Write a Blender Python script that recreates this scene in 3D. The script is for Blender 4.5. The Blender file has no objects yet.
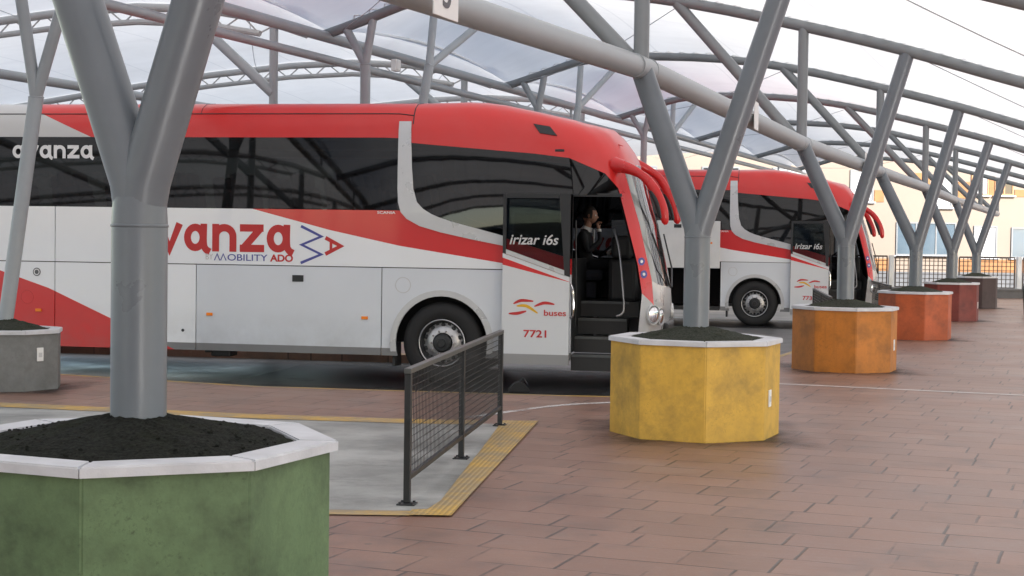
import bpy, bmesh, math, random
from mathutils import Vector, Matrix
random.seed(7)
R = math.radians
sc = bpy.context.scene
COL = sc.collection
PI = math.pi

# ------------------------------------------------------------------ materials
def new_mat(name):
    m = bpy.data.materials.new(name); m.use_nodes = True
    nt = m.node_tree; nt.nodes.clear()
    out = nt.nodes.new('ShaderNodeOutputMaterial')
    return m, nt, out

class G:
    """tiny node-graph helper"""
    def __init__(s, nt): s.nt = nt
    def n(s, t, **k):
        x = s.nt.nodes.new(t)
        for a, b in k.items(): setattr(x, a, b)
        return x
    def link(s, a, b): s.nt.links.new(a, b)
    def inp(s, sock, v):
        if isinstance(v, (int, float)): sock.default_value = v
        elif isinstance(v, (tuple, list)): sock.default_value = v
        else: s.link(v, sock)
    def math(s, op, a, b=0.0, c=None, clamp=False):
        x = s.n('ShaderNodeMath', operation=op, use_clamp=clamp)
        s.inp(x.inputs[0], a); s.inp(x.inputs[1], b)
        if c is not None: s.inp(x.inputs[2], c)
        return x.outputs[0]
    def coord(s, which='Object'):
        return s.n('ShaderNodeTexCoord').outputs[which]
    def sep(s, v):
        x = s.n('ShaderNodeSeparateXYZ'); s.link(v, x.inputs[0]); return x.outputs
    def comb(s, a, b, c=0.0):
        x = s.n('ShaderNodeCombineXYZ')
        for i, v in enumerate((a, b, c)): s.inp(x.inputs[i], v)
        return x.outputs[0]
    def noise(s, vec, scale, detail=4.0, rough=0.6, out='Fac'):
        x = s.n('ShaderNodeTexNoise'); s.link(vec, x.inputs['Vector'])
        x.inputs['Scale'].default_value = scale; x.inputs['Detail'].default_value = detail
        x.inputs['Roughness'].default_value = rough
        return x.outputs[out]
    def ramp(s, fac, lo, hi):
        x = s.n('ShaderNodeMapRange'); x.clamp = True
        s.inp(x.inputs[0], fac); x.inputs[1].default_value = lo; x.inputs[2].default_value = hi
        return x.outputs[0]
    def mix(s, fac, a, b):
        x = s.n('ShaderNodeMix', data_type='RGBA')
        s.inp(x.inputs[0], fac)
        for i, v in ((6, a), (7, b)):
            s.inp(x.inputs[i], (*v, 1) if isinstance(v, tuple) and len(v) == 3 else v)
        return x.outputs[2]
    def bsdf(s, color, rough=0.5, metal=0.0, normal=None, coat=0.0, spec=0.5):
        x = s.n('ShaderNodeBsdfPrincipled')
        s.inp(x.inputs['Base Color'], (*color, 1) if isinstance(color, tuple) else color)
        s.inp(x.inputs['Roughness'], rough); s.inp(x.inputs['Metallic'], metal)
        x.inputs['Coat Weight'].default_value = coat; x.inputs['Coat Roughness'].default_value = 0.06
        x.inputs['Specular IOR Level'].default_value = spec
        if normal is not None: s.link(normal, x.inputs['Normal'])
        return x.outputs[0]
    def bump(s, h, strength=0.3, dist=0.01):
        x = s.n('ShaderNodeBump'); x.inputs['Strength'].default_value = strength
        x.inputs['Distance'].default_value = dist; s.link(h, x.inputs['Height'])
        return x.outputs[0]

def plain(name, c, rough=0.5, metal=0.0, var=0.12, scale=3.0, bump=0.0, bscale=80, coat=0.0, spec=0.5):
    m, nt, out = new_mat(name); g = G(nt); v = g.coord()
    n = g.noise(v, scale, 5)
    k = g.ramp(n, 0.3, 0.7)
    col = g.mix(k, tuple(x * (1 - var) for x in c), tuple(min(1, x * (1 + var)) for x in c))
    rr = g.math('MULTIPLY_ADD', k, 0.12, max(0.02, rough - 0.06))
    nm = g.bump(g.noise(v, bscale, 3), bump, 0.004) if bump else None
    g.link(g.bsdf(col, rr, metal, nm, coat, spec), out.inputs[0])
    return m

def planter_paint(name, c, dirt):
    """painted concrete with vertical streaks, mould blotches and a dirty foot"""
    m, nt, out = new_mat(name); g = G(nt); v = g.coord(); x, y, z = g.sep(v)
    rnd = g.n('ShaderNodeObjectInfo').outputs['Random']
    off = g.math('MULTIPLY', rnd, 37.0)
    vv = g.comb(g.math('ADD', x, off), y, z)
    blot = g.ramp(g.noise(vv, 2.6, 9, 0.72), 0.42, 0.68)
    st = g.noise(g.comb(g.math('MULTIPLY_ADD', x, 9.0, off), g.math('MULTIPLY', y, 9.0), g.math('MULTIPLY', z, 0.9)), 1.0, 4)
    st = g.ramp(st, 0.5, 0.8)
    foot = g.math('MULTIPLY', g.ramp(z, 0.35, 0.0), g.ramp(g.noise(vv, 6, 6), 0.35, 0.7))
    d = g.math('MAXIMUM', g.math('MULTIPLY', blot, 0.68), g.math('MULTIPLY', st, 0.45))
    d = g.math('MAXIMUM', d, g.math('MULTIPLY', foot, 0.6))
    spk = g.math('MULTIPLY', g.ramp(g.noise(vv, 38, 5, 0.75), 0.5, 0.68), g.ramp(g.noise(vv, 1.9, 3), 0.35, 0.6))
    d = g.math('MAXIMUM', d, g.math('MULTIPLY', spk, 0.6))
    fade = g.ramp(g.noise(vv, 1.1, 3), 0.35, 0.7)
    base = g.mix(fade, c, tuple(min(1, q * 1.18 + .015) for q in c))
    col = g.mix(d, base, dirt)
    nm = g.bump(g.noise(vv, 60, 4), 0.25, 0.004)
    g.link(g.bsdf(col, 0.62, 0, nm), out.inputs[0])
    return m

M = {}
M['steel'] = plain('grey_steel_paint', (0.205, 0.222, 0.230), 0.35, 0.0, 0.07, 2.5, 0.08, 120)
M['steel_p'] = plain('pillar_paint', (0.145, 0.165, 0.184), 0.32, 0.0, 0.08, 2.5, 0.08, 120)
M['steel2'] = plain('grey_steel_paint_worn', (0.32, 0.345, 0.36), 0.38, 0.0, 0.10, 1.5, 0.05, 90)
M['coping'] = plain('coping_stone', (0.56, 0.565, 0.59), 0.6, 0, 0.12, 5, 0.25, 90)
M['wire'] = plain('wire_paint', (0.035, 0.037, 0.039), 0.45, 0, 0.15)
M['rail'] = plain('rail_paint', (0.075, 0.08, 0.08), 0.4, 0, 0.15, 6)
M['steel_pale'] = plain('pale_steel_paint', (0.46, 0.465, 0.46), 0.45, 0, 0.08)
M['rail2'] = plain('brushed_rail', (0.30, 0.30, 0.31), 0.35, 0.8, 0.1)
M['galv'] = plain('galvanised', (0.55, 0.56, 0.57), 0.4, 0.6, 0.1)
M['white'] = plain('white_plastic', (0.78, 0.78, 0.76), 0.45, 0, 0.05)
M['black'] = plain('black_paint', (0.018, 0.020, 0.022), 0.45, 0, 0.2)
M['rubber'] = plain('tyre_rubber', (0.013, 0.013, 0.014), 0.75, 0, 0.25, 8, 0.3, 60)
M['chrome'] = plain('chrome', (0.75, 0.75, 0.76), 0.12, 1.0, 0.05)
M['alloy'] = plain('wheel_alloy', (0.5, 0.5, 0.51), 0.38, 0.75, 0.15, 10)
M['red_gloss'] = plain('red_gloss_paint', (0.58, 0.017, 0.018), 0.30, 0, 0.06, 2, coat=0.1)
M['red_flat'] = plain('red_vinyl', (0.52, 0.028, 0.028), 0.45, 0, 0.05)
M['blue_flat'] = plain('blue_vinyl', (0.07, 0.08, 0.32), 0.45, 0, 0.05)
M['grey_flat'] = plain('pale_grey_vinyl', (0.55, 0.55, 0.55), 0.45, 0, 0.05)
M['white_flat'] = plain('white_vinyl', (0.8, 0.8, 0.8), 0.45, 0, 0.05)
M['yellow_flat'] = plain('yellow_vinyl', (0.75, 0.42, 0.02), 0.45, 0, 0.05)
M['amber'] = plain('amber_lens', (0.85, 0.22, 0.01), 0.2, 0, 0.05)
M['silver'] = plain('silver_paint', (0.55, 0.56, 0.57), 0.3, 0.25, 0.05, coat=0.5)
M['panel_white'] = plain('white_paint', (0.66, 0.66, 0.65), 0.35, 0, 0.05, coat=0.4)
M['seat_cloth'] = plain('seat_cloth', (0.03, 0.033, 0.045), 0.8, 0, 0.2)
M['interior'] = plain('dark_interior', (0.014, 0.0145, 0.016), 0.6, 0, 0.2)
M['ceiling_grey'] = plain('grey_lining', (0.10, 0.10, 0.105), 0.7, 0, 0.1)
M['step_rubber'] = plain('step_rubber', (0.022, 0.022, 0.022), 0.6, 0, 0.2)
M['skin'] = plain('skin', (0.42, 0.22, 0.15), 0.5, 0, 0.08, 20)
M['suit'] = plain('black_cloth', (0.014, 0.014, 0.017), 0.8, 0, 0.2)
M['hair'] = plain('dark_hair', (0.02, 0.015, 0.012), 0.6, 0, 0.2)
M['shirt'] = plain('white_cloth', (0.75, 0.75, 0.75), 0.7, 0, 0.05)
M['ink'] = plain('dark_ink', (0.12, 0.12, 0.13), 0.6, 0, 0.1)
M['fence_wire'] = plain('brown_black_bars', (0.05, 0.035, 0.03), 0.5, 0, 0.2)
M['wall_peach'] = plain('peach_render', (0.222, 0.176, 0.140), 0.85, 0, 0.07, 0.4, 0.1)
M['wall_ochre'] = plain('ochre_brick', (0.26, 0.12, 0.045), 0.8, 0, 0.2, 2.0)
M['wall_dark'] = plain('dark_render', (0.08, 0.08, 0.085), 0.8, 0, 0.2, 0.3)
M['stone_dark'] = plain('dark_stone', (0.10, 0.10, 0.105), 0.7, 0, 0.25, 3.0)
M['frame_alu'] = plain('alu_frame', (0.14, 0.145, 0.15), 0.4, 0.1, 0.05)
M['frame_ochre'] = plain('ochre_frame', (0.30, 0.14, 0.05), 0.5, 0, 0.1)
M['blind'] = plain('white_blind', (0.33, 0.33, 0.33), 0.6, 0, 0.04)
M['pane_blue'] = plain('pale_pane', (0.07, 0.10, 0.125), 0.15, 0, 0.15, 0.6)
M['pane_dark'] = plain('dark_pane', (0.02, 0.022, 0.025), 0.08, 0, 0.1)

def glass(name, tint, gloss_rough=0.02, refl_tint=(1, 1, 1), ior=1.5):
    m, nt, out = new_mat(name); g = G(nt)
    tr = g.n('ShaderNodeBsdfTransparent'); tr.inputs[0].default_value = (*tint, 1)
    gl = g.n('ShaderNodeBsdfGlossy'); gl.inputs[0].default_value = (*refl_tint, 1); gl.inputs['Roughness'].default_value = gloss_rough
    fr = g.n('ShaderNodeFresnel'); fr.inputs[0].default_value = ior
    mx = g.n('ShaderNodeMixShader'); g.link(fr.outputs[0], mx.inputs[0]); g.link(tr.outputs[0], mx.inputs[1]); g.link(gl.outputs[0], mx.inputs[2])
    g.link(mx.outputs[0], out.inputs[0]); return m
M['glass_tint'] = glass('tinted_glass', (0.05, 0.053, 0.058), ior=1.5)
M['glass_clear'] = glass('clear_glass', (0.72, 0.75, 0.74))

SX, SY = 0.9323, -0.3616      # across the row of pillars
TX, TY = 0.3616, 0.9323       # along the row of pillars
def membrane_mat():
    m, nt, out = new_mat('tensile_membrane'); g = G(nt); v = g.coord()
    k = g.ramp(g.noise(v, 0.7, 5), 0.3, 0.75)
    col = g.mix(k, (0.73, 0.705, 0.665), (0.81, 0.785, 0.745))
    x, y, z = g.sep(v)
    q = g.math('FRACT', g.math('DIVIDE', g.math('ADD', g.math('MULTIPLY', x, SX), g.math('MULTIPLY', y, SY)), 1.62))
    seam = g.ramp(g.math('MINIMUM', q, g.math('SUBTRACT', 1.0, q)), 0.016, 0.010)
    streak = g.ramp(g.noise(g.comb(g.math('MULTIPLY', g.math('ADD', g.math('MULTIPLY', x, TX), g.math('MULTIPLY', y, TY)), 2.5), g.math('MULTIPLY', q, 0.6)), 1.0, 6), 0.5, 0.8)
    col = g.mix(g.math('MULTIPLY', seam, 0.25), col, (0.45, 0.44, 0.43))
    col = g.mix(g.math('MULTIPLY', streak, 0.25), col, (0.58, 0.55, 0.52))
    d = g.n('ShaderNodeBsdfDiffuse'); g.link(col, d.inputs[0])
    t = g.n('ShaderNodeBsdfTranslucent'); g.link(col, t.inputs[0])
    mx = g.n('ShaderNodeMixShader'); mx.inputs[0].default_value = 0.35
    g.link(d.outputs[0], mx.inputs[1]); g.link(t.outputs[0], mx.inputs[2]); g.link(mx.outputs[0], out.inputs[0])
    return m
M['membrane'] = membrane_mat()

def paver_mat():
    m, nt, out = new_mat('stamped_red_pavers'); g = G(nt); v = g.coord(); x, y, z = g.sep(v)
    wob = g.math('MULTIPLY_ADD', g.noise(v, 0.9, 2), 0.05, -0.025)
    wob2 = g.math('MULTIPLY_ADD', g.noise(v, 7.0, 2), 0.012, -0.006)
    u = g.math('ADD', g.math('MULTIPLY', x, SX), g.math('MULTIPLY', y, SY))
    w = g.math('ADD', g.math('MULTIPLY', x, TX), g.math('MULTIPLY', y, TY))
    w = g.math('ADD', g.math('ADD', w, wob), wob2)
    rowf = g.math('DIVIDE', w, 0.385)
    row = g.math('FLOOR', rowf)
    fr = g.math('FRACT', rowf)
    edge_r = g.math('MULTIPLY', g.math('MINIMUM', fr, g.math('SUBTRACT', 1.0, fr)), 0.385)
    wn = g.n('ShaderNodeTexWhiteNoise', noise_dimensions='1D'); g.link(row, wn.inputs['W'])
    W = g.math('ADD', g.math('DIVIDE', g.math('ADD', u, wob2), 0.52), g.math('MULTIPLY', wn.outputs['Value'], 61.0))
    vo = g.n('ShaderNodeTexVoronoi', voronoi_dimensions='1D', feature='DISTANCE_TO_EDGE'); g.link(W, vo.inputs['W'])
    vo.inputs['Scale'].default_value = 1.0; vo.inputs['Randomness'].default_value = 0.75
    vc = g.n('ShaderNodeTexVoronoi', voronoi_dimensions='1D', feature='F1'); g.link(W, vc.inputs['W'])
    vc.inputs['Scale'].default_value = 1.0; vc.inputs['Randomness'].default_value = 0.75
    edge_c = g.math('MULTIPLY', vo.outputs['Distance'], 0.52)
    wear = g.noise(v, 0.55, 5, 0.6)
    jr = g.math('MULTIPLY', g.ramp(edge_r, 0.011, 0.004), g.ramp(g.noise(v, 2.3, 3), 0.34, 0.58))
    jc = g.math('MULTIPLY', g.ramp(edge_c, 0.012, 0.006), g.ramp(g.noise(v, 1.7, 3), 0.36, 0.54))
    j = g.math('MAXIMUM', jr, jc)
    idw = g.n('ShaderNodeTexWhiteNoise', noise_dimensions='3D'); g.link(vc.outputs['Color'], idw.inputs['Vector'])
    tone = g.math('MULTIPLY_ADD', idw.outputs['Value'], 0.18, 0.90)
    base = g.mix(g.ramp(wear, 0.32, 0.68), (0.198, 0.095, 0.064), (0.285, 0.160, 0.115))
    grain = g.noise(g.comb(g.math('MULTIPLY', u, 3.0), g.math('MULTIPLY', w, 14.0)), 1.6, 6, 0.7)
    base = g.mix(g.math('MULTIPLY', g.ramp(grain, 0.35, 0.75), 0.55), base, (0.225, 0.150, 0.118))
    fine = g.noise(v, 55, 4, 0.75)
    base = g.mix(g.math('MULTIPLY', g.ramp(fine, 0.5, 0.75), 0.40), base, (0.110, 0.074, 0.058))
    base = g.mix(g.math('MULTIPLY', g.ramp(g.noise(v, 24, 5, 0.7), 0.52, 0.72), 0.4), base, (0.29, 0.205, 0.165))
    stain_shade = g.ramp(g.noise(v, 1.5, 8, 0.68), 0.52, 0.74)
    base = g.mix(g.math('MULTIPLY', stain_shade, 0.62), base, (0.075, 0.058, 0.052))
    pale = g.ramp(g.noise(g.comb(g.math('ADD', x, 31.0), y), 0.8, 6, 0.6), 0.56, 0.76)
    base = g.mix(g.math('MULTIPLY', pale, 0.45), base, (0.26, 0.205, 0.18))
    gm = g.n('ShaderNodeTexVoronoi', feature='F1'); g.link(v, gm.inputs['Vector']); gm.inputs['Scale'].default_value = 1.7
    gum = g.math('MULTIPLY', g.ramp(gm.outputs['Distance'], 0.055, 0.035), g.ramp(g.sep(gm.outputs['Color'])[0], 0.55, 0.6))
    base = g.mix(g.math('MULTIPLY', gum, 0.55), base, (0.055, 0.046, 0.043))
    vm = g.n('ShaderNodeMix', data_type='RGBA', blend_type='MULTIPLY'); vm.inputs[0].default_value = 1
    g.link(base, vm.inputs[6]); g.link(g.comb(tone, tone, tone), vm.inputs[7])
    col = g.mix(g.math('MULTIPLY', j, 0.85), vm.outputs[2], (0.030, 0.026, 0.025))
    h = g.math('SUBTRACT', g.math('MULTIPLY', grain, 0.35), j)
    nm = g.bump(h, 0.45, 0.006)
    rough = g.math('MULTIPLY_ADD', g.ramp(wear, 0.3, 0.7), 0.16, 0.34)
    g.link(g.bsdf(col, rough, 0, nm, 0, 0.5), out.inputs[0]); return m
M['pavers'] = paver_mat()

def asphalt_mat():
    m, nt, out = new_mat('oily_asphalt'); g = G(nt); v = g.coord()
    n = g.ramp(g.noise(v, 0.5, 7, 0.65), 0.35, 0.7)
    col = g.mix(n, (0.070, 0.072, 0.073), (0.175, 0.175, 0.17))
    oil_shade = g.ramp(g.noise(v, 0.9, 4), 0.58, 0.7)
    col = g.mix(g.math('MULTIPLY', oil_shade, 0.8), col, (0.015, 0.015, 0.016))
    sp = g.ramp(g.noise(v, 140, 2), 0.55, 0.7)
    col = g.mix(g.math('MULTIPLY', sp, 0.3), col, (0.2, 0.2, 0.2))
    rough = g.math('MULTIPLY_ADD', n, 0.35, 0.3)
    g.link(g.bsdf(col, rough, 0, g.bump(g.noise(v, 150, 3), 0.3, 0.004)), out.inputs[0]); return m
M['asphalt'] = asphalt_mat()

def concrete_mat():
    m, nt, out = new_mat('bay_concrete'); g = G(nt); v = g.coord(); x, y, z = g.sep(v)
    n = g.ramp(g.noise(v, 0.9, 8, 0.66), 0.33, 0.7)
    col = g.mix(n, (0.17, 0.173, 0.163), (0.40, 0.40, 0.38))
    st = g.ramp(g.noise(g.comb(g.math('MULTIPLY', x, 1.1), g.math('MULTIPLY', y, 2.0)), 1.1, 9, 0.72), 0.50, 0.66)
    col = g.mix(g.math('MULTIPLY', st, 0.65), col, (0.125, 0.128, 0.122))
    big = g.ramp(g.noise(g.comb(x, g.math('MULTIPLY', y, 1.8)), 0.42, 5), 0.5, 0.62)
    col = g.mix(g.math('MULTIPLY', big, 0.6), col, (0.50, 0.50, 0.48))
    sp = g.ramp(g.noise(v, 90, 3), 0.58, 0.72)
    col = g.mix(g.math('MULTIPLY', sp, 0.3), col, (0.08, 0.08, 0.08))
    g.link(g.bsdf(col, 0.6, 0, g.bump(g.noise(v, 70, 5), 0.3, 0.004)), out.inputs[0]); return m
M['concrete'] = concrete_mat()

def tactile_mat(name, rib, ang):
    m, nt, out = new_mat(name); g = G(nt); v = g.coord(); x, y, z = g.sep(v)
    wear = g.ramp(g.noise(v, 2.0, 9, 0.78), 0.38, 0.58)
    col = g.mix(g.math('MULTIPLY', wear, 0.8), (0.56, 0.335, 0.055), (0.26, 0.215, 0.15))
    col = g.mix(g.math('MULTIPLY', g.ramp(g.noise(v, 28, 5, 0.7), 0.5, 0.7), 0.5), col, (0.30, 0.24, 0.15))
    q = g.math('ADD', g.math('MULTIPLY', x, math.cos(ang)), g.math('MULTIPLY', y, math.sin(ang)))
    if rib:
        s = g.math('SINE', g.math('MULTIPLY', q, 2 * PI / 0.036))
        gr = g.ramp(s, -0.2, -0.8)
        col = g.mix(g.math('MULTIPLY', gr, 0.38), col, (0.20, 0.15, 0.07))
        nm = g.bump(s, 0.35, 0.004)
    else: nm = g.bump(g.noise(v, 80, 3), 0.3, 0.003)
    g.link(g.bsdf(col, 0.55, 0, nm), out.inputs[0]); return m
M['tactile'] = tactile_mat('yellow_ribbed_paving', True, R(-7.5))
M['yellow_line'] = tactile_mat('yellow_worn_paint', False, 0)

def sun_streak():
    m, nt, out = new_mat('worn_white_paint'); g = G(nt); v = g.coord()
    b = g.bsdf((0.62, 0.60, 0.58), 0.6)
    tr = g.n('ShaderNodeBsdfTransparent')
    k = g.math('MAXIMUM', g.ramp(g.noise(v, 2.1, 3), 0.50, 0.40), g.ramp(g.noise(v, 30, 4), 0.62, 0.5))
    k = g.math('MULTIPLY', g.ramp(g.noise(v, 1.6, 3), 0.34, 0.52), g.math('MULTIPLY_ADD', g.ramp(g.noise(v, 30, 4), 0.35, 0.6), 0.6, 0.4))
    mx = g.n('ShaderNodeMixShader'); g.link(k, mx.inputs[0]); g.link(tr.outputs[0], mx.inputs[1]); g.link(b, mx.inputs[2]); g.link(mx.outputs[0], out.inputs[0]); return m
def soil_mat(name, a, b):
    m, nt, out = new_mat(name); g = G(nt); v = g.coord()
    k = g.ramp(g.noise(v, 55, 5, 0.75), 0.35, 0.7)
    col = g.mix(k, a, b)
    moss = g.ramp(g.noise(v, 3.2, 4), 0.5, 0.66)
    col = g.mix(g.math('MULTIPLY', moss, 0.6), col, (0.035, 0.042, 0.022))
    g.link(g.bsdf(col, 0.95, 0, g.bump(g.noise(v, 110, 5, 0.8), 1.0, 0.03), 0, 0.1), out.inputs[0]); return m
M['soil'] = soil_mat('dark_soil', (0.012, 0.013, 0.011), (0.055, 0.058, 0.048))
M['soil2'] = soil_mat('grey_green_soil', (0.035, 0.040, 0.030), (0.105, 0.110, 0.090))
M['worn_white'] = sun_streak(); M['worn_white2'] = plain('white_line_paint', (0.66, 0.63, 0.61), 0.6, 0, 0.25, 6)

def bus_side_mat():
    m, nt, out = new_mat('bus_side_paint'); g = G(nt); v = g.coord(); x, y, z = g.sep(v)
    def line(x0, z0, x1, z1):
        k = (z1 - z0) / (x1 - x0)
        return g.math('MULTIPLY_ADD', x, k, z0 - k * x0)
    lo = g.math('MINIMUM', line(-6.08, 1.34, -5.29, 1.09), line(-4.53, 0.75, -3.63, 0.36))
    wedge = g.math('LESS_THAN', z, lo)
    up = g.math('MAXIMUM', g.math('MAXIMUM', line(-2.57, 2.21, -1.49, 1.94), line(-1.49, 1.94, -0.56, 1.75)), line(-0.56, 1.75, 0.79, 1.55))
    sw = g.math('GREATER_THAN', z, up)
    red = g.math('MAXIMUM', wedge, sw)
    # white paint towards the tail, silver panels below the belt towards the front
    sil = g.math('MULTIPLY', g.math('GREATER_THAN', x, -3.30), g.math('LESS_THAN', z, 1.47))
    n = g.noise(v, 1.3, 5)
    wh = g.mix(n, (0.80, 0.825, 0.85), (0.85, 0.87, 0.89))
    si = g.mix(n, (0.63, 0.665, 0.71), (0.70, 0.735, 0.78))
    c = g.mix(sil, wh, si)
    c = g.mix(red, c, (0.62, 0.020, 0.022))
    nored = g.math('MULTIPLY', g.math('LESS_THAN', z, 0.44), g.math('SUBTRACT', 1.0, red))
    c = g.mix(nored, c, (0.20, 0.205, 0.21))
    grime_shade = g.math('MULTIPLY', g.ramp(z, 0.95, 0.34), g.ramp(g.noise(v, 3.5, 6), 0.3, 0.75))
    c = g.mix(g.math('MULTIPLY', grime_shade, 0.35), c, (0.16, 0.15, 0.14))
    g.link(g.bsdf(c, 0.34, 0, None, 0.5), out.inputs[0]); return m
M['bus_side'] = bus_side_mat()

def bus_roof_mat():
    m, nt, out = new_mat('bus_roof_paint'); g = G(nt); v = g.coord(); x, y, z = g.sep(v)
    b = g.math('ADD', x, g.math('MULTIPLY_ADD', g.math('SUBTRACT', z, 3.17), 2.35, 4.9))
    w = g.math('LESS_THAN', b, 0.0)
    n = g.noise(v, 1.3, 5)
    c = g.mix(w, g.mix(n, (0.58, 0.022, 0.020), (0.68, 0.030, 0.026)), (0.55, 0.55, 0.54))
    dust = g.math('MULTIPLY', g.ramp(g.noise(v, 2.2, 6), 0.4, 0.8), 0.04)
    c = g.mix(dust, c, (0.5, 0.4, 0.38))
    g.link(g.bsdf(c, 0.28, 0, None, 0.08), out.inputs[0]); return m
M['bus_roof'] = bus_roof_mat()

# ------------------------------------------------------------------ mesh helpers
def obj(name, bm, mat, parent=None, smooth=False, mats=None):
    me = bpy.data.meshes.new(name)
    bmesh.ops.recalc_face_normals(bm, faces=bm.faces)
    bm.to_mesh(me); bm.free()
    for x in (mats or [mat]): me.materials.append(x)
    if smooth:
        for p in me.polygons: p.use_smooth = True
        try: me.set_sharp_from_angle(angle=R(40))
        except Exception: pass
    o = bpy.data.objects.new(name, me); COL.objects.link(o)
    if parent: o.parent = parent
    return o
def from_mesh(name, me, mat, parent=None):
    me.materials.clear(); me.materials.append(mat)
    o = bpy.data.objects.new(name, me); COL.objects.link(o)
    if parent: o.parent = parent
    return o
def tag(o, label=None, cat=None, group=None, kind=None):
    if label: o['label'] = label
    if cat: o['category'] = cat
    if group: o['group'] = group
    if kind: o['kind'] = kind
    return o
def empty(name, loc=(0, 0, 0), rz=0.0):
    o = bpy.data.objects.new(name, None); COL.objects.link(o)
    o.location = loc; o.rotation_euler = (0, 0, rz); o.empty_display_size = 0.2
    return o
def B(): return bmesh.new()
def box(bm, a, b, bev=0.0, mtx=None):
    c = [(x + y) / 2 for x, y in zip(a, b)]; s = [abs(y - x) for x, y in zip(a, b)]
    r = bmesh.ops.create_cube(bm, size=1.0)
    vs = r['verts']
    bmesh.ops.scale(bm, vec=s, verts=vs); bmesh.ops.translate(bm, vec=c, verts=vs)
    if mtx is not None: bmesh.ops.transform(bm, matrix=mtx, verts=vs)
    if bev:
        es = list({e for v in vs for e in v.link_edges})
        bmesh.ops.bevel(bm, geom=es, offset=bev, segments=2, affect='EDGES', profile=0.5)
    return bm
def frame_for(d, up=Vector((0, 0, 1))):
    d = d.normalized()
    if abs(d.dot(up)) > 0.99: up = Vector((1, 0, 0))
    a = d.cross(up).normalized(); b = a.cross(d).normalized()
    return a, b
def tube(bm, pts, r, segs=12, cap=True, sq=1.0):
    pts = [Vector(p) for p in pts]; n = len(pts)
    rs = r if isinstance(r, (list, tuple)) else [r] * n
    rings = []
    pa = None
    for i, p in enumerate(pts):
        if i == 0: d = pts[1] - pts[0]
        elif i == n - 1: d = pts[-1] - pts[-2]
        else: d = (pts[i + 1] - p).normalized() + (p - pts[i - 1]).normalized()
        a, b = frame_for(d)
        if pa is not None and a.dot(pa) < 0: a, b = -a, -b
        pa = a
        rings.append([bm.verts.new(p + (a * math.cos(t) + b * math.sin(t) * sq) * rs[i]) for t in [2 * PI * k / segs for k in range(segs)]])
    for i in range(n - 1):
        for k in range(segs):
            bm.faces.new((rings[i][k], rings[i][(k + 1) % segs], rings[i + 1][(k + 1) % segs], rings[i + 1][k]))
    if cap:
        bm.faces.new(rings[0][::-1]); bm.faces.new(rings[-1])
    return bm
def lathe(bm, prof, segs=32, mtx=None):
    """prof: (r, h) pairs, axis = local z"""
    rings = []
    for r, h in prof:
        if r < 1e-6: rings.append([bm.verts.new((0, 0, h))])
        else: rings.append([bm.verts.new((r * math.cos(2 * PI * k / segs), r * math.sin(2 * PI * k / segs), h)) for k in range(segs)])
    allv = [v for q in rings for v in q]
    for a, b in zip(rings, rings[1:]):
        for k in range(segs):
            k2 = (k + 1) % segs
            f = [a[k % len(a)], a[k2 % len(a)], b[k2 % len(b)], b[k % len(b)]]
            f2 = []
            for v in f:
                if v not in f2: f2.append(v)
            if len(f2) >= 3: bm.faces.new(f2)
    if mtx is not None: bmesh.ops.transform(bm, matrix=mtx, verts=allv)
    return bm
def prism(bm, poly, lo, hi, axis='z'):
    """extrude a 2D polygon; axis 'z': poly=(x,y); axis 'y': poly=(x,z)"""
    f = (lambda p, h: (p[0], p[1], h)) if axis == 'z' else (lambda p, h: (p[0], h, p[1]))
    a = [bm.verts.new(f(p, lo)) for p in poly]; b = [bm.verts.new(f(p, hi)) for p in poly]
    bm.faces.new(a); bm.faces.new(b[::-1])
    n = len(poly)
    for i in range(n):
        bm.faces.new((a[i], a[(i + 1) % n], b[(i + 1) % n], b[i]))
    return bm
def sheet(name, poly, z, mat, **kw):
    bm = B(); bm.faces.new([bm.verts.new((x, y, z)) for x, y in poly])
    o = obj(name, bm, mat); tag(o, kind='structure'); return o
def text_mesh(txt, w=None, h=None, bold=0.0, shear=0.0):
    cu = bpy.data.curves.new('lettering', 'FONT'); cu.body = txt; cu.size = 1.0; cu.offset = bold; cu.shear = shear
    cu.extrude = 0.002
    o = bpy.data.objects.new('tmp', cu); COL.objects.link(o)
    dg = bpy.context.evaluated_depsgraph_get()
    me = bpy.data.meshes.new_from_object(o.evaluated_get(dg))
    COL.objects.unlink(o); bpy.data.objects.remove(o); bpy.data.curves.remove(cu)
    xs = [v.co.x for v in me.vertices]; ys = [v.co.y for v in me.vertices]
    x0, x1, y0, y1 = min(xs), max(xs), min(ys), max(ys)
    sx = (w / (x1 - x0)) if w else None; sy = (h / (y1 - y0)) if h else None
    sx = sx or sy; sy = sy or sx
    for v in me.vertices:
        v.co = ((v.co.x - x0) * sx, (v.co.y - y0) * sy, max(-.002, min(.002, v.co.z)))
    return me
def side_text(txt, x0, z0, w, h, y, mat, parent, bold=0.0, shear=0.0, name='lettering'):
    me = text_mesh(txt, w, h, bold, shear)
    for v in me.vertices:
        a, b, c = v.co; v.co = (x0 + a, y - c - 0.002, z0 + b)
    return from_mesh(name, me, mat, parent)
_depth = [0]
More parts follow.
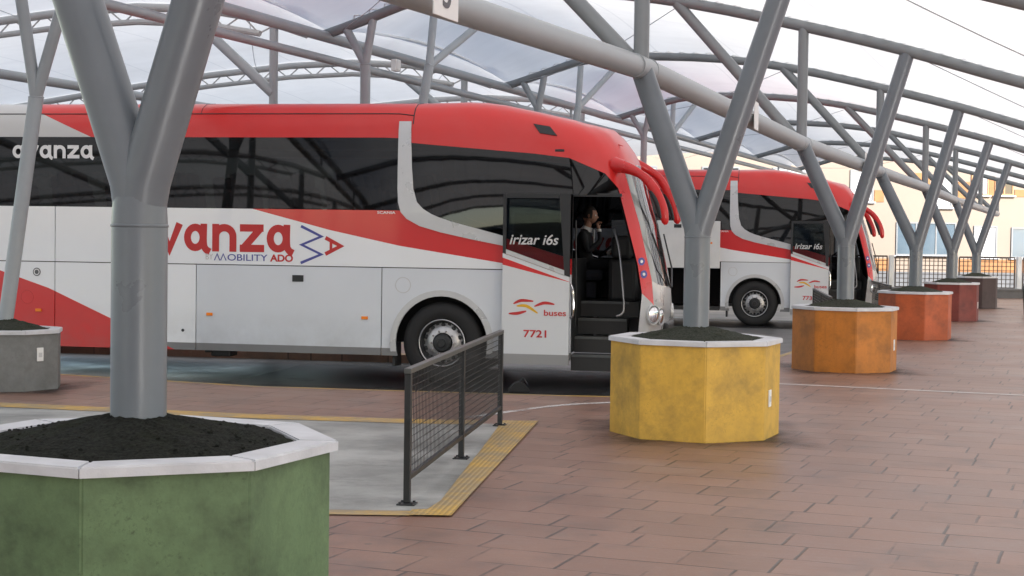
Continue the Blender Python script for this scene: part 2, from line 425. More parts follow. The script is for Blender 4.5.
def stroke(bm, pts, w, y, closed=False, th=0.003):
    """flat ribbon of width w in the x-z plane facing -y"""
    _depth[0] = (_depth[0] + 1) % 6
    yy = y - 0.0006 * _depth[0]
    P = [Vector((p[0], 0, p[1])) for p in pts]; n = len(P)
    L, Q = [], []
    for i, p in enumerate(P):
        if closed: d = (P[(i + 1) % n] - P[i - 1])
        elif i == 0: d = P[1] - P[0]
        elif i == n - 1: d = P[-1] - P[-2]
        else: d = (P[i + 1] - p).normalized() + (p - P[i - 1]).normalized()
        d.normalize(); nn = Vector((-d.z, 0, d.x)); ww = w[i] if isinstance(w, (list, tuple)) else w
        k = 1.0
        if 0 < i < n - 1 and not closed:
            k = 1 / max(0.5, abs(nn.dot(Vector((-(P[i] - P[i - 1]).normalized().z, 0, (P[i] - P[i - 1]).normalized().x)))))
        L.append(bm.verts.new((p.x + nn.x * ww / 2 * k, yy, p.z + nn.z * ww / 2 * k)))
        Q.append(bm.verts.new((p.x - nn.x * ww / 2 * k, yy, p.z - nn.z * ww / 2 * k)))
    for i in range(n if closed else n - 1):
        j = (i + 1) % n
        bm.faces.new((L[i], L[j], Q[j], Q[i]))
def smooth_line(pts, n=6):
    out = []
    P = [pts[0]] + list(pts) + [pts[-1]]
    for i in range(1, len(P) - 2):
        for k in range(n):
            t = k / n
            a, b, c, d = P[i - 1], P[i], P[i + 1], P[i + 2]
            out.append(tuple(0.5 * (2 * b[q] + (c[q] - a[q]) * t + (2 * a[q] - 5 * b[q] + 4 * c[q] - d[q]) * t * t + (3 * b[q] - a[q] - 3 * c[q] + d[q]) * t ** 3) for q in range(len(b))))
    out.append(tuple(pts[-1])); return out
def lerp_tab(tab, x):
    if x <= tab[0][0]: return tab[0][1]
    for (a, p), (b, q) in zip(tab, tab[1:]):
        if x <= b: return p + (q - p) * (x - a) / (b - a)
    return tab[-1][1]

# ------------------------------------------------------------------ camera
F = 1550.0
cam = bpy.data.cameras.new('camera'); cam.sensor_width = 36.0; cam.lens = 36.0 * F / 1024; cam.clip_end = 6000
co = bpy.data.objects.new('camera', cam); COL.objects.link(co)
co.matrix_world = Matrix.Translation((0, 0, 1.75)) @ Matrix.Rotation(R(90) - math.atan(50 / F), 4, 'X') @ Matrix.Rotation(0.0140, 4, 'Z')
sc.camera = co

# ------------------------------------------------------------------ light
w = bpy.data.worlds.new('World'); sc.world = w; w.use_nodes = True
nt = w.node_tree; bg = nt.nodes['Background']
sky = nt.nodes.new('ShaderNodeTexSky'); sky.sky_type = 'NISHITA'; sky.sun_disc = False
SX_, TX_ = 1.4, 1.45
SUN = Vector((0.9323 * SX_ - 0.3616 * TX_, -0.3616 * SX_ - 0.9323 * TX_, 1.0)).normalized()
el = math.asin(SUN.z)
sky.sun_elevation = el
sky.sun_rotation = math.atan2(SUN.x, SUN.y)
sky.air_density = 1.0; sky.dust_density = 1.2; sky.ozone_density = 1.2
nt.links.new(sky.outputs[0], bg.inputs[0]); bg.inputs[1].default_value = 0.15
sl = bpy.data.lights.new('sun', 'SUN'); sl.energy = 3.9; sl.angle = R(0.5); sl.color = (1, 0.985, 0.955)
so = bpy.data.objects.new('sun', sl); COL.objects.link(so)
so.rotation_euler = SUN.to_track_quat('Z', 'Y').to_euler()
sc.view_settings.view_transform = 'Standard'; sc.view_settings.look = 'None'
sc.view_settings.exposure = 1.7; sc.view_settings.gamma = 1.0
sc.cycles.use_denoising = True
sc.cycles.max_bounces = 10; sc.cycles.diffuse_bounces = 6; sc.cycles.transparent_max_bounces = 16
sc.cycles.sample_clamp_indirect = 8

# ------------------------------------------------------------------ setting
YC = Vector((1.68, 14.1))
def st(s, t, z=0.0):
    return Vector((YC.x + SX * s + TX * t, YC.y + SY * s + TY * t, z))
BA = R(10.5)
EX, EY = math.cos(BA), -math.sin(BA)
NX, NY = math.sin(BA), math.cos(BA)
BP1 = Vector((-0.89, 19.68)); BP2 = Vector((5.58, 35.6))
def busw(P, u, v): return (P.x + EX * u + NX * v, P.y + EY * u + NY * v)

bm = B(); rv = [[bm.verts.new((x, y, z)) for x in (-900, 900)] for y, z in ((-900, -0.12), (25, -0.12), (31, -0.20), (900, -0.20))]
for a, b in zip(rv, rv[1:]): bm.faces.new((a[0], a[1], b[1], b[0]))
tag(obj('road', bm, M['asphalt']), kind='structure')
# raised pavement: one slab with a kerb face, inlet where the buses park
kerb = [(-40, 31.8), (-5.55, 19.02), (-2.92, 17.84), (0.55, 17.28), (1.75, 17.22)]
edge = [tuple(st(-1.25, t).xy) for t in (3.6, 14, 26, 44)]
bm = B(); prism(bm, kerb + edge + [(60, 62), (60, -40), (-60, -40), (-60, 31.8)], -0.3, 0.0)
tag(obj('pavement', bm, M['pavers']), kind='structure')
def strip(pts, w, z, mat, name, h=0.0):
    """a thin ribbon lying on the ground along pts; h > 0 makes it a raised bar"""
    P = [Vector((p[0], p[1])) for p in pts]; L = []; Q = []
    for i, p in enumerate(P):
        d = (P[min(i + 1, len(P) - 1)] - P[max(i - 1, 0)]).normalized(); n = Vector((-d.y, d.x))
        L.append(p + n * w / 2); Q.append(p - n * w / 2)
    bm = B()
    if h: prism(bm, [tuple(v) for v in L + Q[::-1]], z - h, z)
    else:
        a = [bm.verts.new((*v, z)) for v in L]; b = [bm.verts.new((*v, z)) for v in Q]
        for i in range(len(P) - 1): bm.faces.new((a[i], a[i + 1], b[i + 1], b[i]))
    o = obj(name, bm, mat); tag(o, kind='structure'); return o
strip([(p[0], p[1] - 0.07) for p in kerb], 0.09, 0.004, M['yellow_line'], 'kerb_line')
strip([tuple(st(-1.18, t).xy) for t in (3.7, 14, 26, 44)], 0.09, 0.004, M['yellow_line'], 'kerb_line')
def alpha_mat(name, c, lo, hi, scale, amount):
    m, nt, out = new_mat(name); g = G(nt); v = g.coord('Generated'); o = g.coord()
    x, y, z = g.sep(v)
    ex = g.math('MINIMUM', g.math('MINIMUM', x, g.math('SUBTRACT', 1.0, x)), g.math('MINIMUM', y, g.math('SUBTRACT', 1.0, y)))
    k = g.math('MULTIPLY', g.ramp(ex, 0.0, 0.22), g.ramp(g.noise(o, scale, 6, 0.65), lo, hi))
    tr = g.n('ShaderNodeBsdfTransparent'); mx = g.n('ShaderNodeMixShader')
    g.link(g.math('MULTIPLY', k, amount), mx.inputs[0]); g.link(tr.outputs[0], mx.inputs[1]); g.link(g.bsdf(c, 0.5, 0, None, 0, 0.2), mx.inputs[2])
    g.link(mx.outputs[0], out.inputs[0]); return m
M['oil'] = alpha_mat('oil_stain', (0.008, 0.008, 0.009), 0.22, 0.42, 0.8, 0.97)  # shade under and beside each parked coach, painted as a dark patchy sheet
M['grime'] = alpha_mat('pavement_grime', (0.035, 0.030, 0.028), 0.30, 0.62, 2.2, 0.75)  # contact shade round the planter feet, painted into a dark sheet
def stain_shade(P, u0, u1, v0, v1, z, mat):
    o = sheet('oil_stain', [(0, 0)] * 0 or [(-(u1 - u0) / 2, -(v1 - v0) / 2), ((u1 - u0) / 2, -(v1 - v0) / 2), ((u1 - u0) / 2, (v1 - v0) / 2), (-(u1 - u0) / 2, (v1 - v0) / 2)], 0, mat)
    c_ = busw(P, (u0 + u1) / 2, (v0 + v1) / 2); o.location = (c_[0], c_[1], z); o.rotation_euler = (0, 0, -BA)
stain_shade(BP1, -3.6, 3.2, -1.75, 3.0, -0.114, M['oil'])
stain_shade(BP2, -4.2, 3.2, -1.2, 3.0, -0.192, M['oil'])
# paved fingers between the bus bays
def finger(P, v0, v1, u0, u1):
    poly = [busw(P, u0, v0), busw(P, u1, v0), busw(P, u1, v1), busw(P, u0, v1)]
    bm = B(); prism(bm, poly, -0.3, -0.002); tag(obj('pavement', bm, M['pavers']), kind='structure')
    for v in (v0 + 0.07, v1 - 0.07):
        strip([busw(P, u0, v + (0.06 if v == v0 + 0.07 else -0.06)), busw(P, u1, v + (0.06 if v == v0 + 0.07 else -0.06))], 0.24, 0.002, M['yellow_line'], 'kerb_line')
finger(BP1, 3.0, 5.6, -26, -0.5)
finger(BP1, 11.1, 13.0, -26, -0.5)
# the empty bay beside the railing
sheet('concrete', [(-16, 9.83), (-0.55, 9.83), (-0.40, 10.25), (-0.30, 11.27), (-0.18, 12.73), (-0.05, 14.5), (-0.97, 14.56), (-5.07, 15.44), (-16, 17.9)], 0.004, M['concrete'])
strip([(-16, 18.0), (-5.07, 15.5), (-2.48, 14.82), (-0.97, 14.6), (-0.3, 14.58)], 0.34, 0.008, M['yellow_line'], 'kerb_line')
strip([(-16, 9.72), (-0.60, 9.72)], 0.16, 0.008, M['yellow_line'], 'kerb_line')
sheet('tactile_paving', [(-0.62, 9.64), (-0.36, 9.64), (0.27, 14.73), (-0.08, 14.73), (-0.09, 14.5), (-0.23, 12.73), (-0.36, 11.27), (-0.45, 10.2), (-0.52, 9.86), (-0.62, 9.84)], 0.012, M['tactile'])
wl = Vector((3.32, 19.03)); wd_ = Vector((SX, SY))
strip([tuple(wl + wd_ * q) for q in (-1.5, 2, 6, 12)], 0.07, 0.004, M['worn_white2'], 'road_marking')
strip(smooth_line([(-0.45, 14.95), (-0.05, 15.5), (0.45, 16.15), (1.0, 16.53), (1.6, 16.75)]), 0.10, 0.004, M['worn_white'], 'road_marking')  # curved streak of sunlight painted as a pale patchy ribbon

# ------------------------------------------------------------------ planters and pillars
ROW = {-1: Vector((-1.60, 6.60)), 0: Vector((1.68, 14.1)), 1: Vector((4.52, 21.42)), 2: Vector((7.30, 28.62)), 3: Vector((10.02, 35.65)), 4: Vector((12.75, 42.8))}
PLANT = {
 -1: ('green', (0.105, 0.170, 0.074), (0.020, 0.028, 0.014), 'moss green octagonal planter nearest the camera, black soil inside its white coping'),
  0: ('yellow', (0.60, 0.355, 0.045), (0.22, 0.15, 0.04), 'bright yellow octagonal concrete planter beside the front of the nearer coach'),
  1: ('orange', (0.46, 0.155, 0.012), (0.12, 0.055, 0.012), 'amber orange octagonal planter, second one beyond the railing, with a small white tag'),
  2: ('vermilion', (0.40, 0.075, 0.014), (0.12, 0.035, 0.014), 'red orange octagonal planter between the amber one and the maroon one'),
  3: ('maroon', (0.17, 0.024, 0.016), (0.05, 0.012, 0.009), 'maroon octagonal planter standing in front of the dark brown one'),
  4: ('brown', (0.052, 0.030, 0.030), (0.022, 0.014, 0.014), 'dark brown octagonal planter, farthest of the coloured row'),
}
def octagon(r, a0=0.0): return [(r * math.cos(R(a0 + 45 * k)), r * math.sin(R(a0 + 45 * k))) for k in range(8)]
def make_planter(c, body_mat, label, rb=0.80, h=0.875, rim_w=0.17, group='octagonal planters', soil_h=0.09, plate=None, a0=0.0, soil=None):
    t = empty('planter', (c.x, c.y, 0)); tag(t, label, 'planter', group)
    bm = B(); o8 = octagon(rb, a0); i8 = octagon(rb - 0.10, a0)
    a = [bm.verts.new((*p, 0)) for p in o8]; b = [bm.verts.new((*p, h - 0.045)) for p in o8]
    d = [bm.verts.new((*p, h - 0.045)) for p in i8]; e = [bm.verts.new((*p, 0.3)) for p in i8]
    for k in range(8):
        q = (k + 1) % 8
        bm.faces.new((a[k], a[q], b[q], b[k])); bm.faces.new((b[k], b[q], d[q], d[k])); bm.faces.new((d[k], d[q], e[q], e[k]))
    es = [x for x in bm.edges if abs(x.verts[0].co.x - x.verts[1].co.x) < 1e-5 and abs(x.verts[0].co.y - x.verts[1].co.y) < 1e-5 and x.verts[0].co.xy.length > rb - 0.02]
    bmesh.ops.bevel(bm, geom=es, offset=0.008, segments=2, affect='EDGES')
    obj('planter_body', bm, body_mat, t)
    # coping: eight stones with fine joints
    bm = B(); ro = rb + (0.035 if c.y < 10 else 0.022); ri = ro - rim_w
    gap = 0.0025
    for k in range(8):
        A0, A1 = R(a0 + 45 * k), R(a0 + 45 * k + 45)
        po = [Vector((ro * math.cos(A0), ro * math.sin(A0))), Vector((ro * math.cos(A1), ro * math.sin(A1)))]
        pi = [Vector((ri * math.cos(A0), ri * math.sin(A0))), Vector((ri * math.cos(A1), ri * math.sin(A1)))]
        tn = (po[1] - po[0]).normalized() * gap
        vs = [po[0] + tn, po[1] - tn, pi[1] - tn, pi[0] + tn]
        n0 = len(bm.faces)
        lo = [bm.verts.new((*v, h - 0.042)) for v in vs]; hi = [bm.verts.new((*v, h)) for v in vs]
        fs = [bm.faces.new(lo[::-1]), bm.faces.new(hi)]
        for i in range(4): fs.append(bm.faces.new((lo[i], lo[(i + 1) % 4], hi[(i + 1) % 4], hi[i])))
        bmesh.ops.bevel(bm, geom=list({e for f in fs[1:2] for e in f.edges}), offset=0.006, segments=2, affect='EDGES')
    obj('coping', bm, M['coping'], t)
    # soil: uneven mound
    bm = B(); rnd = random.Random(int(c.x * 100) + 5)
    rings = 12; seg = 48; V = []
    rin = (rb - 0.11)
    for i in range(rings + 1):
        f = i / rings; row = []
        for k in range(seg):
            an = 2 * PI * k / seg
            # octagon radius in that direction
            m = ((an - R(a0)) % R(45)) - R(22.5)
            ro8 = rin * math.cos(R(22.5)) / math.cos(m)
            r = 0.06 + (ro8 - 0.06) * f
            z = h - 0.022 + (soil_h - 0.035) * (1 - f) ** 0.9 + rnd.uniform(-1, 1) * 0.007 * (0.3 if i == rings else 1)
            row.append(bm.verts.new((r * math.cos(an), r * math.sin(an), z)))
        V.append(row)
    for i in range(rings):
        for k in range(seg): bm.faces.new((V[i][k], V[i][(k + 1) % seg], V[i + 1][(k + 1) % seg], V[i + 1][k]))
    # crumbs and clods of earth
    for _ in range(260 if c.y < 8 else 60):
        rr = rin * 0.88 * math.sqrt(rnd.random()); an = rnd.uniform(0, 2 * PI); q = rnd.uniform(0.003, 0.010)
        z = h - 0.022 + (soil_h - 0.035) * (1 - rr / rin) ** 0.9
        mt = Matrix.Translation((rr * math.cos(an), rr * math.sin(an), z + q * 0.2)) @ Matrix.Rotation(rnd.uniform(0, 6), 4, 'Z') @ Matrix.Diagonal((q * rnd.uniform(0.8, 1.6), q, q * 0.7, 1))
        bmesh.ops.create_icosphere(bm, subdivisions=1, radius=1.0, matrix=mt)
    obj('soil', bm, soil or M['soil2'], t, smooth=False)
    if plate is not None:
        k, f, zz = plate      # which face, position along it, height
        A0, A1 = R(a0 + 45 * k), R(a0 + 45 * k + 45)
        p0 = Vector((rb * math.cos(A0), rb * math.sin(A0))); p1 = Vector((rb * math.cos(A1), rb * math.sin(A1)))
        p = p0.lerp(p1, f); n = (p0 + p1).normalized(); an = math.atan2(n.y, n.x)
        mt = Matrix.Translation((p.x, p.y, zz)) @ Matrix.Rotation(an, 4, 'Z')
        bm = B(); box(bm, (0.002, -0.045, -0.075), (0.012, 0.045, 0.075), 0.004, mt)
        pl = obj('tag_plate', bm, M['white'], t)
        bm = B(); box(bm, (0.0135, -0.025, -0.03), (0.0155, 0.025, 0.02), 0, mt)
        obj('plate_print', bm, M['grey_flat'], pl)
    return t

def make_pillar(c, label, zf, zl, zr, base, sl=-0.56, sr=0.86, z0=None):
    """Y pillar: trunk, collar and two branches in the plane across the row"""
    t = empty('forked_pillar', (c.x, c.y, base)); tag(t, label, 'pillar', 'grey forked steel pillars of the canopy')
    def P(s, z): return (SX * s, SY * s, z - base)
    bm = B(); tube(bm, [P(0, base - 0.06), P(0, zf), P(0, zf + 0.12)], [0.118, 0.118, 0.112], 40); obj('trunk', bm, M['steel_p'], t, True)
    bm = B(); lathe(bm, [(0.117, -0.007), (0.1215, -0.004), (0.1225, 0), (0.1215, 0.004), (0.117, 0.007)], 40, Matrix.Translation(P(0, zf))); obj('weld_collar', bm, M['steel_p'], t, True)
    zs = z0 or zf + 0.08
    bm = B(); tube(bm, [P(0.0, zs - 0.11), P(sl * 0.04, zs + 0.02), P(sl, zl)], [0.108, 0.108, 0.102], 36); obj('branch', bm, M['steel_p'], t, True)
    bm = B(); tube(bm, [P(0.0, zs - 0.11), P(sr * 0.03, zs + 0.02), P(sr, zr)], [0.108, 0.108, 0.100], 36); obj('branch', bm, M['steel_p'], t, True)
    return t
PIL_LABEL = {-1: 'large grey forked pillar rising from the green planter', 0: 'grey forked pillar rising from the yellow planter',
  1: 'grey forked pillar rising from the amber orange planter', 2: 'grey forked pillar rising from the red orange planter',
  3: 'grey forked pillar rising from the maroon planter', 4: 'grey forked pillar rising from the dark brown planter'}
def tube_z(k): return lerp_tab([(0, 3.33), (1, 3.12), (2, 3.08), (3, 3.05), (4, 2.97), (6, 2.9)], k)
def raft_dz(k): return 0.03 if k <= 0 else -0.115 * (k - 1)
def fork_z(k): return 1.78 - 0.085 * max(0, k)
PSH = {-1: (0.012, 0), 0: (0, 0), 1: (0.09, 0), 2: (0.15, 0), 3: (0.09, 0), 4: (0.06, 0)}
RIM = {-1: 0.868, 0: 0.795, 1: 0.748, 2: 0.70, 3: 0.655, 4: 0.62}
for k, c0 in ROW.items():
    c = c0 + Vector(PSH[k]); dsh = PSH[k][0] * SX
    nm, colr, dirt, lab = PLANT[k]
    plate = {0: (7, 0.30, 0.36), 1: (7, 0.5, 0.36), 3: (7, 0.5, 0.36), -1: None, 2: None, 4: None}[k]
    make_planter(c if k >= 0 else c0, planter_paint('planter_paint_' + nm, colr, dirt), lab, plate=plate, rb=RIM[k] - (0.035 if k < 0 else 0.022), soil_h=0.165, soil=M['soil'] if k < 0 else M['soil2'])
    make_pillar(c, PIL_LABEL[k], fork_z(k), tube_z(k) if k >= 0 else 3.4, 4.36 + raft_dz(k), 0.94, sl=-0.56 - dsh, sr=0.86 - dsh, z0=(1.95 if k == -1 else None))

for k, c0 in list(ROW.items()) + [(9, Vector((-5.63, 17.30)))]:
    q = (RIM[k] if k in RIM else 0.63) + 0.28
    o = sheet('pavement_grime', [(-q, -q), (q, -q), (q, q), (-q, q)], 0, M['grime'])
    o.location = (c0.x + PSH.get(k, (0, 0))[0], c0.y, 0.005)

# small grey planter with the slim leaning pillar at the left
GC = Vector((-5.63, 17.30))
M['grey_paint'] = planter_paint('planter_paint_grey', (0.19, 0.195, 0.19), (0.09, 0.09, 0.085))
make_planter(GC, M['grey_paint'], 'small grey planter with white tag beside the coach, left edge of the photo', rb=0.60, h=0.665, rim_w=0.14, soil_h=0.16, plate=(7, 0.45, 0.40), a0=-10.0)

def slim_pillar(base, fork, tips, label, r=0.08):
    t = empty('slim_forked_pillar', base); tag(t, label, 'pillar', 'slim forked pillars under the canopy spine')
    b = Vector(base); f = Vector(fork) - b
    bm = B(); tube(bm, [(0, 0, -0.03), f], r, 24); obj('trunk', bm, M['steel2'], t, True)
    bm = B(); lathe(bm, [(r, -0.01), (r + 0.006, 0), (r, 0.01)], 24, Matrix.Translation(f)); obj('weld_collar', bm, M['steel2'], t, True)
    for tip in tips:
        d = Vector(tip) - b
        bm = B(); tube(bm, [f - (d - f).normalized() * 0.05, d], r * 0.82, 20); obj('branch', bm, M['steel2'], t, True)
    return t

# ------------------------------------------------------------------ canopy
can = empty('canopy', (YC.x, YC.y, 0))
tag(can, 'white tensile membrane canopy on grey tube steelwork roofing the whole bus station', 'canopy')
def loc(p): return Vector(p) - Vector((YC.x, YC.y, 0))
PROF = [(-8.05, 4.88), (-7.7, 4.98), (-7.2, 5.13), (-6.5, 5.34), (-5.8, 5.40), (-5.1, 5.42), (-3.6, 5.34), (-2.2, 5.13), (-0.55, 4.74), (0.85, 4.36), (2.4, 3.88), (4.2, 3.38), (6.2, 2.95), (8.2, 2.80), (9.6, 2.75)]
FARP = [(-8.35, 4.90), (-9.2, 5.18), (-10.2, 5.36), (-11.5, 5.45), (-13, 5.42), (-15, 5.27), (-17.5, 5.0), (-20.6, 4.62), (-23.0, 4.30)]
def raft_z(s, k): return lerp_tab(PROF, s) + raft_dz(k) * (1.0 if s > -1 else (0.55 + 0.45 * (s + 8) / 7 if s > -8 else 0.55))
def far_z(s, k): return lerp_tab(sorted(FARP), s) + raft_dz(k) * 0.5
def row_t(k):
    if k in ROW: d = ROW[k] - YC; return d.x * TX + d.y * TY
    return 7.76 * k if k > 4 else -8.2 + 7.76 * (k + 1)
def row_s(k):
    if k in ROW: d = ROW[k] - YC; return d.x * SX + d.y * SY
    return 0.0
KS = list(range(-5, 7))
def pr(s, k, z, dt=0.0): return loc(st(s + row_s(k) * (1 if s > -6 else 0), row_t(k) + dt, z))
for k in KS:
    ss = [p[0] for p in PROF]
    bm = B(); tube(bm, smooth_line([pr(s, k, raft_z(s, k)) for s in ss], 3), 0.078, 14); obj('rafter', bm, M['steel'], can, True)
    if k >= -2:
        bm = B(); tube(bm, [pr(-0.56, k, tube_z(k) + 0.02), pr(-0.56, k, raft_z(-0.56, k))], 0.072, 18); obj('post', bm, M['steel'], can, True)
        bm = B(); tube(bm, [pr(-0.62, k, tube_z(k) + 0.04), pr(-2.38, k, raft_z(-2.38, k) - 0.02)], 0.078, 18); obj('brace', bm, M['steel'], can, True)
    # far half of the roof
    if k > 3: continue
    fs = [p[0] for p in FARP]
    bm = B(); tube(bm, [pr(s, k, far_z(s, k)) for s in fs], 0.07, 10)
    tube(bm, [pr(s, k, far_z(s, k) - 0.24) for s in fs[1:]], 0.05, 8)
    q = -8.9; i = 0
    while q > -22.6:
        tube(bm, [pr(q, k, far_z(q, k) - (0.24 if i % 2 else 0)), pr(q - 0.32, k, far_z(q - 0.32, k) - (0 if i % 2 else 0.24))], 0.014, 5)
        q -= 0.32; i += 1
    obj('laced_rafter', bm, M['steel_pale'], can, True)
    bm = B(); tube(bm, [pr(-8.95, k, -0.15), pr(-8.95, k, far_z(-8.95, k))], 0.07, 12); obj('post', bm, M['steel2'], can, True)
    bm = B(); tube(bm, [pr(-8.95, k, 3.98), pr(-10.3, k, far_z(-10.3, k) - 0.26)], 0.085, 12); obj('brace', bm, M['steel2'], can, True)
# longitudinal tubes
bm = B(); tube(bm, [pr(-0.56, k, tube_z(k)) for k in KS if k >= -4], 0.108, 32); obj('long_tube', bm, M['steel2'], can, True)
for k in KS:
    if -2 <= k <= 5:
        for dt in (-0.22, 0.22):
            p = Vector(pr(-0.56, k, tube_z(k), dt)); d = (Vector(pr(-0.56, k, tube_z(k), 1)) - Vector(pr(-0.56, k, tube_z(k), -1))).normalized()
            bm = B(); tube(bm, [p - d * 0.012, p + d * 0.012], 0.1115, 32); obj('tube_flange', bm, M['steel2'], can, True)
def line_at(s, z0, slope, r, name, segs=16):
    bm = B(); tube(bm, [loc(st(s, t, z0 + slope * t)) for t in (-40, -16, 0, 16, 32, 48)], r, segs); return obj(name, bm, M['steel2'], can, True)
line_at(-7.98, 4.90, -0.008, 0.085, 'spine_chord')
line_at(-7.98, 4.54, -0.006, 0.066, 'spine_chord')
line_at(-14.0, 4.42, -0.004, 0.085, 'long_tube')
for k in KS:                               # short hangers tying the two spine chords
    for d in (3.9,):
        t = row_t(k) + d
        bm = B(); tube(bm, [loc(st(-7.98, t, 4.54 - 0.006 * t)), loc(st(-7.98, t + 0.0, 4.90 - 0.008 * t))], 0.03, 8)
        obj('hanger', bm, M['steel2'], can, True)
# membranes: one per bay, sagging between rafters, laced to them with a narrow gap
def membrane(k, zf, ss, s_off):
    t0, t1 = row_t(k), row_t(k + 1); N = 14; gA = 0.0; gB = 0.0
    bm = B(); V = []
    s_list = smooth_line([(s,) for s in ss], 3)
    for (s,) in s_list:
        row = []
        for j in range(N + 1):
            f = j / N; t = t0 + gA + (t1 - t0 - gA - gB) * f
            z = zf(s, k) * (1 - f) + zf(s, k + 1) * f + 0.09
            arch = math.sin(PI * f)
            e = min(1.0, (s - min(ss)) / 1.6) * min(1.0, (max(ss) - s) / 1.6)
            z += (0.42 * max(0.0, min(1.0, (-s - 2.5) / 3.5)) * min(1.0, max(0.0, (s + 8.6) / 1.4)) - 0.10 * max(0.0, min(1.0, (s + 2.5) / 2)) * e + 0.05) * arch if s > -8.2 else (0.25 * e + 0.05) * arch
            off = (row_s(k) * (1 - f) + row_s(k + 1) * f) if s > -6 else 0
            q = arch * 0.55                       # free edges pull in between the rafters
            sc_ = s + (q if s < min(ss) + 0.01 else (-q if s > max(ss) - 0.01 else 0)) * s_off
            row.append(bm.verts.new(loc(st(sc_ + off, t, z))))
        V.append(row)
    for a, b in zip(V, V[1:]):
        for j in range(N): bm.faces.new((a[j], a[j + 1], b[j + 1], b[j]))
    edges_ = [[v.co.copy() for v in V[0]], [v.co.copy() for v in V[-1]]]
    obj('membrane', bm, M['membrane'], can, True)
    return edges_
for k in KS[:-1]:
    ea = membrane(k, raft_z, [p[0] for p in PROF], 0.25)[0]
    eb = membrane(k, far_z, [p[0] for p in sorted(FARP)], 0.25)[1]
    bm = B(); va = [bm.verts.new(p) for p in ea]; vm = [bm.verts.new((p + q) / 2 + Vector((0, 0, 0.06))) for p, q in zip(ea, eb)]; vb = [bm.verts.new(q) for q in eb]
    for i in range(len(va) - 1):
        bm.faces.new((va[i], va[i + 1], vm[i + 1], vm[i])); bm.faces.new((vm[i], vm[i + 1], vb[i + 1], vb[i]))
    obj('ridge_membrane', bm, M['membrane'], can, True)
for k in KS:                               # lacing across the gap above each rafter
    bm = B(); s = -7.6; i = 0
    while s < 5.6:
        a = (-0.12 if i % 2 else 0.12)
        tube(bm, [pr(s, k, raft_z(s, k) + 0.095, a), pr(s + 0.13, k, raft_z(s + 0.13, k) + 0.095, -a)], 0.009, 4, False)
        s += 0.13; i += 1
    obj('lacing', bm, M['white'], can)
for k in KS[4:-1]:                         # thin stay cables below the membrane
    for s0, s1 in ((-2.3, -7.7), (0.85, 5.4), (-9.4, -13.8)):
        f = raft_z if s0 > -9 else far_z
        bm = B(); tube(bm, smooth_line([pr(s0, k, f(s0, k) - 0.02), loc(st((s0 + s1) / 2, (row_t(k) + row_t(k + 1)) / 2, (f(s0, k) + f(s1, k + 1)) / 2 - 0.22)), pr(s1, k + 1, f(s1, k + 1) - 0.02)], 6), 0.006, 6)
        obj('stay_cable', bm, M['steel2'], can, True)

# slim pillars under the spine
slim_pillar((GC.x - 0.03, GC.y, 0.74), (-5.36, 17.42, 3.25), [tuple(st(-7.90, 0.32, 4.90)), tuple(st(-7.12, 0.55, 5.1))], 'slim grey leaning forked pillar rising from the small grey planter', 0.082)
for k, lab in ((1, 'nearer coach roof'), (2, 'nearer coach front roof'), (3, 'farther coach roof')):
    t = row_t(k)
    dz = raft_dz(k) * 0.5
    slim_pillar(tuple(st(-7.45, t + 0.25, -0.12)), tuple(st(-7.33, t, 4.40 + dz)), [tuple(st(-7.68, t, raft_z(-7.68, k))), tuple(st(-7.2, t, raft_z(-7.2, k)))],
                'slim upright forked pillar seen above the ' + lab + ', meeting a rafter end')
    slim_pillar(tuple(st(-7.45, t + 0.85, -0.12)), tuple(st(-7.2, t + 2.1, 4.60 + dz)), [tuple(st(-7.25, t + 2.38, 5.52 + dz)), tuple(st(-7.1, t + 4.2, 5.62 + dz))],
                'slim leaning forked pillar seen above the ' + lab + ', branching up to the membrane')

# number plaques on the long tube
for n, t, lab in (('5', -4.75, 'white plaque with a grey number on the long tube above the nearer coach'),
                ('', 4.35, 'white plaque on the long tube behind the yellow planter pillar branch'),
                ('', 13.0, 'white plaque on the long tube behind the amber planter pillar branch')):
    kk = t / 7.76
    z = tube_z(kk)
    p = st(-0.44, t, z + (-0.07 if n else -0.02))
    e = empty('number_plaque', p); tag(e, lab, 'sign', 'bay number plaques')
    e.rotation_euler = (0, R(0.6) if n else 0, math.atan2(TY, TX) + (0 if n else R(6)))
    bm = B(); box(bm, (-0.19, -0.012, -0.13), (0.19, 0.0, 0.20), 0.003); obj('plate', bm, M['white'], e)
    if n:
        me = text_mesh(n, None, 0.22, 0.01)
        wd = max(v.co.x for v in me.vertices)
        for v in me.vertices: v.co = (v.co.x - wd / 2, -0.0145 - v.co.z * 0.5, v.co.y - 0.07)
        from_mesh('digit', me, M['ink'], e)
    bm = B(); tube(bm, [(-0.12, 0, 0.05), (-0.12, 0.06, 0.05)], 0.012, 8); tube(bm, [(0.12, 0, 0.05), (0.12, 0.06, 0.05)], 0.012, 8); obj('bracket', bm, M['galv'], e)
e = empty('junction_box', st(-7.9, 9.9, 4.62)); tag(e, 'small white junction box fixed to the spine tubes above the nearer coach', 'box')
e.rotation_euler = (0, 0, math.atan2(TY, TX))
bm = B(); box(bm, (-0.09, -0.16, -0.1), (0.09, -0.06, 0.1), 0.01); obj('housing', bm, M['white'], e)
bm = B(); box(bm, (-0.07, -0.172, -0.08), (0.07, -0.161, 0.08), 0.004); obj('lid', bm, M['white'], e)

